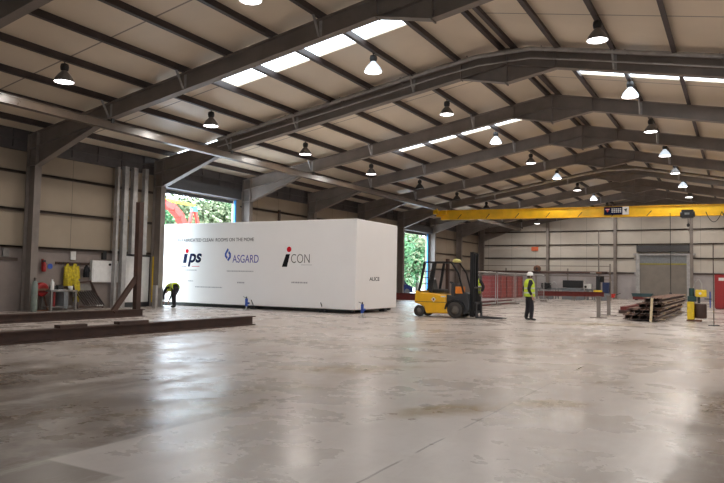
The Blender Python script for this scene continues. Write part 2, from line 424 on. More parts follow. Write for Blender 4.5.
frame_label = {
    0: 'grey steel portal frame crossing the extreme top left corner, nearest in view',
    1: 'grey steel portal frame behind the yellow jackets, in front of the widest skylight strip',
    2: 'grey steel portal frame carrying two pipes, at the near jamb of the first doorway',
    3: 'grey steel portal frame at far jamb of first doorway, column lit by daylight',
    4: 'grey steel portal frame just beyond the container lettering, first past the lit column',
    5: 'grey steel portal frame rising behind the far end of the white container',
    6: 'grey steel portal frame with pipe run at near jamb of the second doorway',
    7: 'grey steel portal frame at the far jamb of the second doorway, behind the crane',
    8: 'grey steel portal frame seen under the yellow crane, last before the gable',
    9: 'grey steel portal frame standing against the far gable wall'}
for i in range(0, 10): make_frame(i, frame_label[i])

# ------------------------------------------------------------------ purlins
ordn = ['', 'first', 'second', 'third', 'fourth', 'fifth', 'sixth', 'seventh', 'eighth', 'ninth']
for sd, nm in ((-1, 'left'), (1, 'right')):
    for kk in [0] + list(range(1, 10)):
        x = XR + sd * (kk * 1.745 if kk else .21)
        b = MB(); z0 = zt(x); b.box(-.045, .045, YA, YB, -.005, RO + .01)
        b.box(-.045, .09, YA, YB, -.008, .012)
        o = b.build('roof_purlin', M['purlin_steel']); o.location = (x, 0, z0)
        lab = ('dark steel ridge purlin on the %s side of the roof apex' % nm) if kk == 0 else \
              'dark steel roof purlin on the %s roof slope, %s out from the ridge pair' % (nm, ordn[kk])
        tag(o, lab, 'purlin', 'dark purlins under the roof lining')

# ------------------------------------------------------------------ wall rails and gable posts
lv = {2.43: 'lowest', 3.85: 'middle', 5.27: 'topmost'}
for z, ln in lv.items():
    for (ya, yb, wh) in ((YA + .1, D1[0] - .35, 'before the first doorway'), (D1[1] + .45, D2[0] - .35, 'between the two doorways'), (D2[1] + .5, YB - .25, 'beyond the second doorway')):
        b = MB(); b.box(WL + .005, WL + .125, ya, yb, z - .035, z + .035); b.box(WL + .1, WL + .125, ya, yb, z - .075, z + .035)
        tag(b.build('wall_rail', M['rail_steel']), '%s brown steel rail along the left wall %s' % (ln, wh), 'wall rail', 'brown steel rails along the walls')
gl = [(2.42, 'lowest'), (3.80, 'second lowest'), (5.10, 'middle'), (6.42, 'second highest'), (7.75, 'highest')]
for z, ln in gl:
    xa = WL + .2; xb = WR - .2
    if z > 6: xa = XR - (ZT + .0 - z) / TL + .3; xb = XR + (ZT - z) / TR_ - .3
    xa = max(xa, WL + .75); xb = min(xb, WR - .75)
    b = MB()
    for p, q in (([(xa, -8.55), (-3.75, xb)]) if z < 4 else [(xa, xb)]):
        b.box(p, q, GY - .125, GY - .005, z - .035, z + .035); b.box(p, q, GY - .125, GY - .1, z - .08, z + .035)
    tag(b.build('gable_rail', M['rail_steel']), '%s steel rail across the far gable wall' % ln, 'wall rail', 'rails across the gable wall')
for x, lb in ((-16.5, 'left of the orange-red notice beside the pipe rack'), (-10.2, 'left of the far roller door'), (-3.75, 'right of the far roller door'), (2.4, 'near the right wall')):
    b = MB(); h = zt(x) - DW - .03
    b.box(-.13, .13, -.22, -.205, 0, h); b.box(-.13, .13, .05, .065, 0, h); b.box(-.006, .006, -.21, .06, 0, h); b.box(-.2, .2, -.27, .1, 0, .02)
    o = b.build('gable_post', M['frame_steel']); o.location = (x, YB - .05, 0)
    tag(o, 'grey steel post on the gable wall %s' % lb, 'post', 'posts on the gable wall')
b = MB(); b.box(-.06, .06, -.06, .06, 0, 5.4); o = b.build('wall_post', M['rail_steel']); o.location = (WL + .2, 31.55, 0)
tag(o, 'slim dark post on the left wall above the white container', 'post')

# ------------------------------------------------------------------ lamps
def make_lamp(label, lit=True, clear=False):
    t = thing('high_bay_lamp', label, 'lamp', (0, 0, 0), 0, 'high-bay lamps hanging from the roof')
    b = MB(); b.lathe([(.285, 0), (.29, .02), (.25, .12), (.17, .23), (.085, .32), (.08, .35), (.07, .35), (.075, .31), (.16, .225), (.24, .115), (.28, .02), (.285, 0)], n=20, cap=False)
    b.build('bell', (M['bell_clear'] if clear else M['bell']) if lit else M['bell_dark'], t)
    b = MB(); b.lathe([(.0, .03), (.27, .03), (.27, .012), (.0, .002)], n=20); b.build('lens', M['lens'] if lit else M['lens_off'], t)
    if lit:
        o = bpy.data.objects.new('bulb', bulb); COL.objects.link(o); o.parent = t; o.location = (0, 0, -.004)
    b = MB(); b.lathe([(.06, .33), (.11, .36), (.125, .45), (.11, .54), (.04, .57)], n=14); b.build('gear_housing', M['bell_dark'], t)
    b = MB(); b.tube((0, 0, .56), (0, 0, .72), .012, 6); b.tube((-.03, 0, .62), (.03, 0, .62), .02, 6); b.build('hook', M['bell_dark'], t)
    return t
proto = {}
def lamp(loc, label, lit=True, clear=False):
    k = (lit, clear)
    if k in proto: return dup(proto[k], loc, label)
    t = make_lamp(label, lit, clear); t.location = loc; proto[k] = t; return t
o9 = ['first', 'second', 'third', 'fourth', 'fifth', 'sixth', 'seventh', 'eighth', 'ninth']
rows = [(-17.42, 7.13, 'nearest the doorways', 0, 9), (-10.42, 8.25, 'just left of the ridge', 0, 9), (-3.36, 8.15, 'just right of the ridge', 0, 9)]
for ri, (x, z, wh, i0, i1) in enumerate(rows):
    for j in range(i0, i1):
        y = FR(j) + SP / 2
        if ri == 0 and j == 8: x2, z2 = -16.75, 6.95
        else: x2, z2 = x, z
        lit = not (ri == 0 and j in (4, 5, 6))
        clear = (ri, j) in ((1, 1), (1, 3), (1, 5), (2, 2), (2, 4), (1, 7), (2, 6))
        kind = 'unlit dark' if not lit else ('glowing clear-sided' if clear else 'lit dark-belled')
        lamp((x2, y, z2), '%s high-bay lamp, %s from the viewpoint, row %s' % (kind, o9[j], wh), lit, clear)
for j in range(-1, 9):                                   # row near the right wall and the bays behind the viewpoint light the hall too
    lamp((3.6, FR(j) + SP / 2, 6.75), 'lit high-bay lamp, number %s in the row by the right wall' % (j + 2))
# ------------------------------------------------------------------ pipes on two frames
def pipe_run(i, label, xr, up_off, lo_off, x_left):
    y = FR(i) - .33; b = MB()
    t = thing('pipe_run', label, 'pipe', (XR, y, 0))
    f = lambda x, o: (x - XR, 0, zt(x) + o)
    xs = [x_left, XR - 2.4, XR + .9, xr]
    def pts(o): return [f(x_left, o), f(XR - 2.3, o), (0 - .9, 0, zt(XR - .9) + o - .05), (.9, 0, zt(XR + .9) + o - .02), f(XR + 2.2, o), f(xr, o)]
    b.path(pts(up_off), .075, 10); b.build('upper_pipe', M['galv'], t)
    if lo_off is not None:
        b = MB(); b.path(pts(lo_off), .03, 8); b.build('lower_pipe', M['galv'], t)
    x = x_left + 1
    while x < xr - .5:
        b = MB(); a = f(x, up_off + .1); c_ = f(x, (lo_off if lo_off is not None else up_off) - .06)
        b.bar((a[0] - .05, 0, a[2]), (a[0] + .12, 0.02, c_[2]), .04, .03, (0, 1, 0)); b.bar((a[0], .0, a[2] - .12), (a[0], .3, a[2] - .12), .03, .03)
        b.build('bracket', M['frame_steel'], t); x += 2.6
pipe_run(2, 'pair of grey pipes clipped along the portal frame at the first doorway', 5.5, -.02, -.34, -19.6)
pipe_run(6, 'pale pipe clipped along the portal frame beyond the crane bridge', 5.5, -.2, None, -17.1)

# ------------------------------------------------------------------ crane runways and overhead crane
def runway(x, z, label):
    b = MB(); t = thing('crane_runway', label, 'crane rail', (x, 0, z))
    ya, yb = -5., YB - .3
    b.box(-.13, .13, ya, yb, -.02, 0); b.box(-.13, .13, ya, yb, -.27, -.25); b.box(-.09, .09, ya, yb, -.26, -.01)
    b.build('beam', M['runway'], t)
    for i in range(0, 10):
        b = MB(); b.box(-.1, .1, FR(i) - .12, FR(i) + .12, 0, .05); b.box(.1, .16, FR(i) - .05, FR(i) + .05, -.05, .12); b.build('hanger', M['dark_grey'], t)
runway(-19.2, 6.80, 'long brown crane runway beam hung under the frames on the left')
runway(5.4, 6.36, 'crane runway beam hung under the frames near the right wall')

CY = 45.1
t = thing('overhead_crane', 'yellow overhead travelling crane bridge spanning the hall', 'crane', (-19.15, CY, 0))
def cz(x): return 6.50 - .0125 * (x)                    # bridge top, x from left end
L = 24.6
b = MB()
b.prism([(.2, cz(.2)), (L - .2, cz(L - .2)), (L - .2, cz(L - .2) - .64), (.2, cz(.2) - .64)], -.14, .14, 'y')
for o in (0, -.66): b.prism([(.2, cz(.2) + o + .02), (L - .2, cz(L - .2) + o + .02), (L - .2, cz(L - .2) + o), (.2, cz(.2) + o)], -.2, .2, 'y')
b.build('bridge_girder', M['crane_yellow'], t)
b = MB()
for xx_ in [1.5 + 2.1 * q for q in range(11)]: b.bar((xx_, -.15, cz(xx_) - .62), (xx_ + .28, -.15, cz(xx_) - .3), .04, .02, (0, 1, 0))
b.build('stiffener', M['black'], t)
for xe in (0, L):
    b = MB(); b.box(xe - .16, xe + .16, -.75, .75, cz(xe) - .30, cz(xe) - .02); b.box(xe - .1, xe + .4, -.3, .3, cz(xe) - .45, cz(xe) - .02)
    for y_ in (-.55, .55): b.tube((xe - .1, y_, cz(xe) + .02), (xe + .1, y_, cz(xe) + .02), .09, 12)
    b.build('end_carriage', M['crane_yellow'], t)
b = MB(); b.box(.3, .7, -.42, -.16, cz(0) - .3, cz(0) - .02); b.build('drive_motor', M['crane_yellow'], t)
# maker's plate: dark panel, white lettering bars, pale end panel
x0 = 11.56; b = MB(); zz = cz(12.4)
b.box(x0, x0 + 1.12, -.235, -.205, zz - .52, zz - .02); sg = b.build('sign', M['navy'], t)
b = MB(); b.box(x0 + 1.12, x0 + 1.5, -.235, -.205, zz - .52, zz - .02); b.build('pale_panel', M['paper'], sg)
b = MB(); b.prism([(x0 + 1.2, zz - .2), (x0 + 1.4, zz - .14), (x0 + 1.34, zz - .4), (x0 + 1.28, zz - .26)], -.245, -.235, 'y'); b.build('mark', M['green_dark'], sg)
b = MB(); b.prism([(x0 + .08, zz - .12), (x0 + .36, zz - .12), (x0 + .22, zz - .36)], -.245, -.236, 'y'); b.build('emblem', M['red_bright'], sg)
b = MB(); b.box(x0 + .1, x0 + .34, -.25, -.246, zz - .19, zz - .15); b.build('emblem_bar', M['white'], sg)
b = MB()
for r in range(3):
    for q in range(5): b.box(x0 + .46 + q * .125, x0 + .55 + q * .125, -.242, -.235, zz - .18 - r * .1, zz - .12 - r * .1)
b.build('plate_lettering', M['white'], sg)
# hoist trolley, festoon cable, pendant
b = MB(); xh = 16.42; zh = cz(xh) - .40
b.box(xh - .32, xh + .32, -.75, -.21, zh - .42, zh + .06); b.tube((xh - .4, -.48, zh - .2), (xh + .4, -.48, zh - .2), .17, 14); b.box(xh - .25, xh + .25, -.3, .3, zh - .36, zh - .28); hs = b.build('hoist', M['black'], t)
b = MB(); b.box(xh - .14, xh + .12, -.77, -.75, zh - .24, zh - .12); b.build('hoist_plate', M['grey_machine'], hs)
b = MB(); b.tube((xh, 0, zh - .36), (xh, 0, zh - .75), .02, 6); b.lathe([(.0, -.95), (.07, -.9), (.09, -.8), (.05, -.72)], (xh, 0, zh), 10); b.build('hook_block', M['dark_grey'], hs)
b = MB(); pts = []
for q in range(7):
    xa = 17.4 + q * .85
    for s_ in range(9):
        u = s_ / 8; pts.append((xa + u * .85, -.3, cz(xa) - .45 - .62 * 4 * u * (1 - u)))
b.path(pts, .022, 6); b.build('festoon_cable', M['black'], t)
b = MB(); b.tube((15.45, -.3, .9), (15.45, -.3, cz(15) - .5), .02, 6); pc = b.build('pendant_cable', M['black'], t)
b = MB(); b.box(15.38, 15.52, -.35, -.25, .55, .95); b.build('pendant_box', M['dark_grey'], pc)

# ------------------------------------------------------------------ roller shutters
def shutter(n, Dr, label, zc):
    ya, yb, zo = Dr
    t = thing('door_%d' % n, label, 'door', (WL, (ya + yb) / 2, 0)); t['kind'] = 'structure'; h = (yb - ya) / 2
    b = MB(); b.box(.04, .5, -h + .02, h - .02, zo + .02, zo + .55); b.build('roller_box', M['shutter_dark'], t)
    b = MB()
    for q in range(12): b.box(-.1, -.06, -h + .05, h - .05, zo - .12 + q * .055, zo - .07 + q * .055)
    b.box(-.11, -.05, -h + .05, h - .05, zo - .17, zo - .11); b.build('curtain', M['shutter_dark'], t)
    for s in (-1, 1):
        b = MB(); b.box(-.02, .1, s * h - .05, s * h + .05, 0, zo); b.build('guide_rail', M['blue_light'] if s > 0 else M['galv'], t)
shutter(1, D1, 'open roller shutter above the near side doorway', 5.5)
shutter(2, D2, 'open roller shutter above the far side doorway', 5.4)
# far closed roller door
t = thing('door_3', 'closed taupe roller shutter door in the far gable wall', 'door', (-6.1, GY, 0)); t['kind'] = 'structure'
tt = NT('taupe_shutter'); zz_ = tt.xyz()[2]
slat = tt.m('SINE', tt.m('MULTIPLY', zz_, 70.))
M['taupe'] = tt.done(tt.mix(tt.ramp(tt.noise(1.5), .3, .7), (.20, .175, .15), (.235, .205, .175)), .55, bump=slat, bs=.25)
b = MB(); b.box(-1.95, 1.95, -.16, -.12, 0, 3.2); b.build('curtain', M['taupe'], t)
b = MB(); b.box(-1.95, 1.95, -.18, -.11, 3.2, 3.32); b.build('yellow_edge', mat('dull_yellow_seal', (.30, .26, .05), .6), t)
b = MB(); b.box(-1.95, 1.95, -.15, -.08, 3.32, 4.05); b.build('upper_panel', M['grey_machine'], t)
b = MB(); b.box(-2.5, 2.7, -.3, -.02, 4.05, 4.22); b.build('lintel', M['galv'], t)
for s in (-1, 1):
    b = MB(); b.box(s * 2.12 - .17, s * 2.12 + .17, -.28, -.02, 0, 4.05); b.build('frame_post', M['galv'], t)
b = MB(); b.box(-2.1, 2.1, -.5, -.02, 4.4, 4.95); b.box(-2.2, -2.1, -.55, 0, 4.3, 5.0); b.box(2.1, 2.2, -.55, 0, 4.3, 5.0); b.build('roller_box', M['shutter_dark'], t)
# white double door in the left wall beside the doorway
t = thing('door_4', 'white double door in the left wall beside the near doorway', 'door', (WL, 21.2, 0)); t['kind'] = 'structure'
b = MB(); b.box(0, .12, -.8, .8, 2.28, 2.4); b.box(0, .12, -.8, -.7, 0, 2.3); b.box(0, .12, .7, .78, 0, 2.3); b.box(0, .05, -.7, .7, 0, .2); b.build('door_frame', M['dark_grey'], t)
for s in (-1, 1):
    b = MB(); b.box(.02, .08, s * .355 - .325, s * .355 + .325, .22, 2.26); d_ = b.build('door_leaf', M['white'], t)
    b = MB(); b.box(.08, .14, s * .1 - .03, s * .1 + .03, 1.0, 1.14); b.build('handle', M['black'], d_)
b = MB(); b.box(.02, .2, .79, .86, .2, 2.3); b.build('yellow_edge', M['yellow'], t)

# ------------------------------------------------------------------ white cleanroom container
TH = .014; CW, CZ0, CZ1, CLN = 3.684, .22, 3.823, 13.2
t = thing('cleanroom_container', 'long white cleanroom container with company lettering, standing half through the doorway', 'container', (-13.728, 23.715, -.0705), TH); t.scale = (1.0476, 1.0476, 1.0476)
b = MB(); b.box(-CLN, 0, 0, CW, CZ0, CZ1); body = b.build('body', M['white_panel'], t, bevel=.03)
for y_ in (.06, CW - .36):
    b = MB(); b.box(-CLN + .1, -.25, y_ + .1, y_ + .3, .1, CZ0); b.build('skid_rail', M['black'], t)
b = MB()
for q in range(1, 6): b.box(-q * 2.2 - .1, -q * 2.2 + .1, .2, CW - .2, .12, CZ0)
b.build('cross_bearer', M['black'], t)
def text(s, name, u, z, h, m, parent, width=None, shear=0, bold=0, face='side'):
    cu = bpy.data.curves.new(name, 'FONT'); cu.body = s; cu.size = 1; cu.shear = shear; cu.offset = bold; cu.extrude = .0
    tmp = bpy.data.objects.new(name, cu); COL.objects.link(tmp)
    bpy.context.view_layer.update()
    me = bpy.data.meshes.new_from_object(tmp.evaluated_get(bpy.context.evaluated_depsgraph_get()))
    COL.objects.unlink(tmp); bpy.data.objects.remove(tmp)
    xs = [v.co.x for v in me.vertices]; ys = [v.co.y for v in me.vertices]
    x0, x1, y0, y1 = min(xs), max(xs), min(ys), max(ys)
    sy = h / (y1 - y0); sx = (width / (x1 - x0)) if width else sy
    for v in me.vertices: v.co = ((v.co.x - x0) * sx, (v.co.y - y0) * sy, 0)
    bm = bmesh.new(); bm.from_mesh(me)
    r = bmesh.ops.extrude_face_region(bm, geom=bm.faces[:]); vs = [e for e in r['geom'] if isinstance(e, bmesh.types.BMVert)]
    bmesh.ops.translate(bm, verts=vs, vec=(0, 0, .003)); bmesh.ops.recalc_face_normals(bm, faces=bm.faces)
    bm.to_mesh(me); bm.free()
    me.materials.clear(); me.materials.append(m)
    for p in me.polygons: p.material_index = 0
    o = bpy.data.objects.new(name, me); COL.objects.link(o); o.parent = parent
    if face == 'side': o.location = (u, -.0015, z); o.rotation_euler = (PI / 2, 0, 0)
    else: o.location = (.0015, u, z); o.rotation_euler = (PI / 2, 0, PI / 2)
    return o
text('PREFABRICATED CLEAN  ROOMS ON THE MOVE', 'slogan_lettering', -9.52, 2.985, .15, M['letter_grey'], t, 4.46)
# ips : stem and dot built by hand, p and s as lettering
b = MB(); b.prism([(-9.10, 2.02), (-8.90, 2.02), (-8.82, 2.44), (-9.02, 2.44)], -.004, .0, 'y'); b.build('logo_stem', M['navy'], t)
b = MB(); b.tube((-8.86, -.004, 2.57), (-8.86, 0, 2.57), .095, 20); b.build('logo_dot', M['red_dot'], t)
text('ps', 'logo_lettering', -8.80, 1.86, .60, M['navy'], t, .83, .22, .03)
b = MB(); b.box(-9.24, -8.9, -.003, 0, 1.86, 1.885); b.build('logo_underline', M['navy'], t)
b = MB(); b.box(-8.55, -8.1, -.003, 0, 1.86, 1.885); b.build('logo_underline', M['red_dot'], t)
# hexagonal emblem + ASGARD
b = MB()
def hx(u, z): return (-6.47 + u * .19, 2.41 + z * .23)
b.prism([hx(-.9, .2), hx(-.1, 1.2), hx(.25, .9), hx(-.4, .1), hx(-.4, -.2), hx(.0, -.5), hx(-.3, -.9), hx(-.9, -.35)], -.004, 0, 'y')
b.prism([hx(.9, .15), hx(.9, -.6), hx(.2, -1.3), hx(-.2, -1.0), hx(.4, -.4), hx(.4, .0), hx(.05, .3), hx(.35, .7)], -.004, 0, 'y')
b.build('hexagon_emblem', M['blue'], t)
text('ASGARD', 'company_lettering', -6.20, 2.05, .34, M['violet'], t, 1.42)
# slanted i with red dot + CON
b = MB(); b.prism([(-3.56, 1.89), (-3.30, 1.89), (-3.16, 2.42), (-3.36, 2.42)], -.004, 0, 'y'); b.build('logo_stem', M['letter_black'], t)
b = MB(); b.tube((-3.21, -.004, 2.62), (-3.21, 0, 2.62), .115, 20); b.build('logo_dot', M['red_dot'], t)
text('CON', 'company_lettering', -3.10, 2.06, .36, M['letter_grey'], t, .92, 0, -.012)
text('ALICE', 'unit_name_lettering', 1.13, 1.38, .15, M['letter_black'], t, .88, 0, .012, face='end')
# small lines of print, too small to read in the picture
def tiny(u0, u1, z, h=.045):
    b = MB(); u = u0
    while u < u1:
        w_ = random.uniform(.03, .07); b.box(u, min(u + w_, u1), -.003, 0, z, z + h); u += w_ + .025
    b.build('small_print_lettering', M['small_grey'], t)
tiny(-8.95, -8.25, 1.68); tiny(-8.75, -8.45, 1.19); tiny(-8.3, -6.75, .93); tiny(-6.5, -5.05, 1.66); tiny(-5.9, -5.5, 1.16, .06); tiny(-3.05, -2.25, 1.22, .06)
b = MB()
b.box(-2.6, -2.06, -.003, 0, 1.97, 1.985)
b.build('small_print_lettering', M['small_grey'], t)

def jack(x, y, label):
    t = thing('lifting_jack', label, 'jack', (x, y, 0), 0, 'blue jacks beside the container')
    b = MB(); b.box(-.12, .12, -.1, .1, 0, .03); b.tube((0, 0, .03), (0, 0, .2), .035, 10); b.build('foot', M['galv'], t)
    b = MB(); b.box(-.045, .045, -.04, .04, .16, .5); b.box(-.05, .05, .0, .16, .25, .33); b.build('jack_body', M['blue'], t)
    b = MB(); b.tube((0, 0, .5), (0, 0, .58), .025, 8); b.tube((0, 0, .52), (-.12, -.08, .58), .012, 6); b.build('handle', M['dark_grey'], t)
jack(-12.4, 21.95, 'blue lifting jack under the near corner of the white container')
jack(-18.75, 22.9, 'blue lifting jack by the container side, below the blue hexagon lettering')
def dolly(x, y, label):
    t = thing('moving_skate', label, 'dolly', (x, y, 0), 0, 'roller skates under the container')
    b = MB(); b.box(-.16, .16, -.2, .12, .11, .155); b.tube((0, -.1, .18), (0, -.25, .42), .02, 6); b.build('plate', M['black'], t)
    for s in (-1, 1):
        b = MB(); b.tube((s * .09, -.16, .055), (s * .09, .1, .055), .055, 12); b.build('roller', M['dark_grey'], t)
dolly(-18.95, 23.72, 'black roller skate by the container beside the left blue jack')
dolly(-15.35, 23.85, 'black roller skate under the container side, right of the third logo')
dolly(-13.95, 26.6, 'black roller skate at the short end of the container')

# ------------------------------------------------------------------ people
def skin_body(name, joints, bones, mats, parent, rank):
    """one continuous skinned surface; joints: name -> (pos, radius, material)"""
    names = list(joints); me = bpy.data.meshes.new(name)
    me.from_pydata([joints[n][0] for n in names], [(names.index(a), names.index(b_)) for a, b_ in bones], [])
    o = bpy.data.objects.new(name, me); COL.objects.link(o)
    sk = o.modifiers.new('skin', 'SKIN'); sk.use_smooth_shade = True
    for k_, n in enumerate(names):
        r = joints[n][1]; r = r if isinstance(r, tuple) else (r, r)
        d = me.skin_vertices[0].data[k_]; d.radius = r; d.use_root = (n == 'pelvis')
    su = o.modifiers.new('sub', 'SUBSURF'); su.levels = 1; su.render_levels = 1
    bpy.context.view_layer.update()
    nm = bpy.data.meshes.new_from_object(o.evaluated_get(bpy.context.evaluated_depsgraph_get()))
    COL.objects.unlink(o); bpy.data.objects.remove(o)
    nm.materials.clear()
    for m_ in mats: nm.materials.append(m_)
    P = [(Vector(joints[n][0]), joints[n][2]) for n in names]
    seg = [(Vector(joints[a][0]), Vector(joints[b_][0]), joints[b_][2]) for a, b_ in bones]
    for p in nm.polygons:
        c_ = p.center; best = (9, 0)
        for a, b_, mi in seg:
            d = b_ - a; u = max(0, min(1, (c_ - a).dot(d) / max(d.length_squared, 1e-9))); q = (c_ - a - d * u).length
            if q < best[0]: best = (q, mi)
        p.material_index = best[1]; p.use_smooth = True
    nm.name = name
    ob = bpy.data.objects.new(name, nm); COL.objects.link(ob); ob.parent = parent
    return ob
def hand(J, Bn, side, wrist, d, thumb_dir, across):
    """palm and five curled fingers hanging from a wrist"""
    w = Vector(wrist); d = Vector(d).normalized(); ac = Vector(across).normalized(); td = Vector(thumb_dir).normalized()
    J['palm' + side] = (w + d * .06, (.036, .022), 0); Bn.append(('wrist' + side, 'palm' + side))
    for k_, (o, ln) in enumerate(((-.03, .07), (-.01, .082), (.011, .078), (.03, .062))):
        a = w + d * .095 + ac * o; m_ = a + d * ln * .55 + td * .006; e = m_ + d * ln * .35 + td * .022
        for nm, pp, r in (('fa', a, .0105), ('fb', m_, .0095), ('fc', e, .008)): J[nm + str(k_) + side] = (pp, r, 0)
        Bn += [('palm' + side, 'fa%d' % k_ + side), ('fa%d' % k_ + side, 'fb%d' % k_ + side), ('fb%d' % k_ + side, 'fc%d' % k_ + side)]
    a = w + d * .045 + td * .03; e = a + d * .03 + td * .025; e2 = e + d * .025 + td * .002
    for nm, pp, r in (('ta', a, .012), ('tb', e, .011), ('tc', e2, .009)): J[nm + side] = (pp, r, 0)
    Bn += [('palm' + side, 'ta' + side), ('ta' + side, 'tb' + side), ('tb' + side, 'tc' + side)]
def shell(name, rings, m, parent, n=24, strips=None, close=True):
    """cloth shell around a spine: rings = (centre, x axis radius, depth radius, forward dir)"""
    b = MB(); vs = []
    for c_, rx, ry, fw in rings:
        f = Vector(fw).normalized()
        for i in range(n):
            a = 2 * PI * i / n; ca, sa = math.cos(a), math.sin(a)
            k_ = (abs(ca) ** 2.6 + abs(sa) ** 2.6) ** (-1 / 2.6)
            vs.append(Vector(c_) + Vector((1, 0, 0)) * rx * ca * k_ + f * ry * sa * k_)
    fs = []
    for k_ in range(len(rings) - 1):
        for i in range(n): fs.append((k_ * n + i, k_ * n + (i + 1) % n, (k_ + 1) * n + (i + 1) % n, (k_ + 1) * n + i))
    b.add(vs, fs, 0, True)
    if close: b.add(vs[-n:], [tuple(range(n))], 0)
    for k_ in (strips or []):
        for i in range(n): b.m[k_ * n + i] = 1
    o = b.build(name, [m, M['silver']], parent)
    so = o.modifiers.new('thickness', 'SOLIDIFY'); so.thickness = .012; so.offset = 1
    return o
def head_bits(J, parent, hc, fwd, up, helmet, hard=True):
    hc = Vector(hc); f = Vector(fwd).normalized(); u = Vector(up).normalized(); r = f.cross(u).normalized()
    R = Matrix((r, f, u)).transposed()
    for s in (-1, 1):
        b = MB(); b.lathe([(.0, -.011), (.009, -.006), (.012, 0), (.009, .006), (0, .011)], hc + f * .088 + r * s * .033 + u * .005, 8)
        b.build('eye', M['glass_dark'], parent)
        b = MB(); b.obox(hc + r * s * .088 - f * .01 - u * .005, (.02, .035, .06), R); b.build('ear', M['skin'], parent, bevel=.006)
    b = MB(); b.add([hc + f * .092 + u * .01, hc + f * .092 + r * .017 - u * .035, hc + f * .092 - r * .017 - u * .035, hc + f * .122 - u * .03], [(0, 1, 3), (0, 3, 2), (1, 2, 3), (0, 2, 1)]); b.build('nose', M['skin'], parent)
    b = MB(); b.obox(hc + f * .094 - u * .058, (.045, .008, .010), R); b.build('mouth', M['red_dark'], parent)
    b = MB(); b.lathe([(.092, -.05), (.098, .0), (.094, .04)], hc - f * .012, 14, R); b.build('hair', M['hair'], parent)
    if helmet:
        b = MB(); prof = [(.118, .03), (.120, .05), (.115, .10), (.095, .145), (.06, .17), (.0, .18)]
        b.lathe(prof, hc, 18, R)
        b.prism([(math.cos(a) * .122, math.sin(a) * .122 + (.055 if math.sin(a) > .1 else 0) * math.sin(a)) for a in [2 * PI * q / 24 for q in range(24)]], 0, .012, 'z')
        # brim vertices were added in local axes: move them on to the head
        for q in range(len(b.v) - 48, len(b.v)): b.v[q] = tuple(hc + R @ (Vector(b.v[q]) + Vector((0, 0, .03))))
        b.obox(hc + u * .15, (.03, .16, .02), R)
        b.build('helmet', M['helmet'], parent)

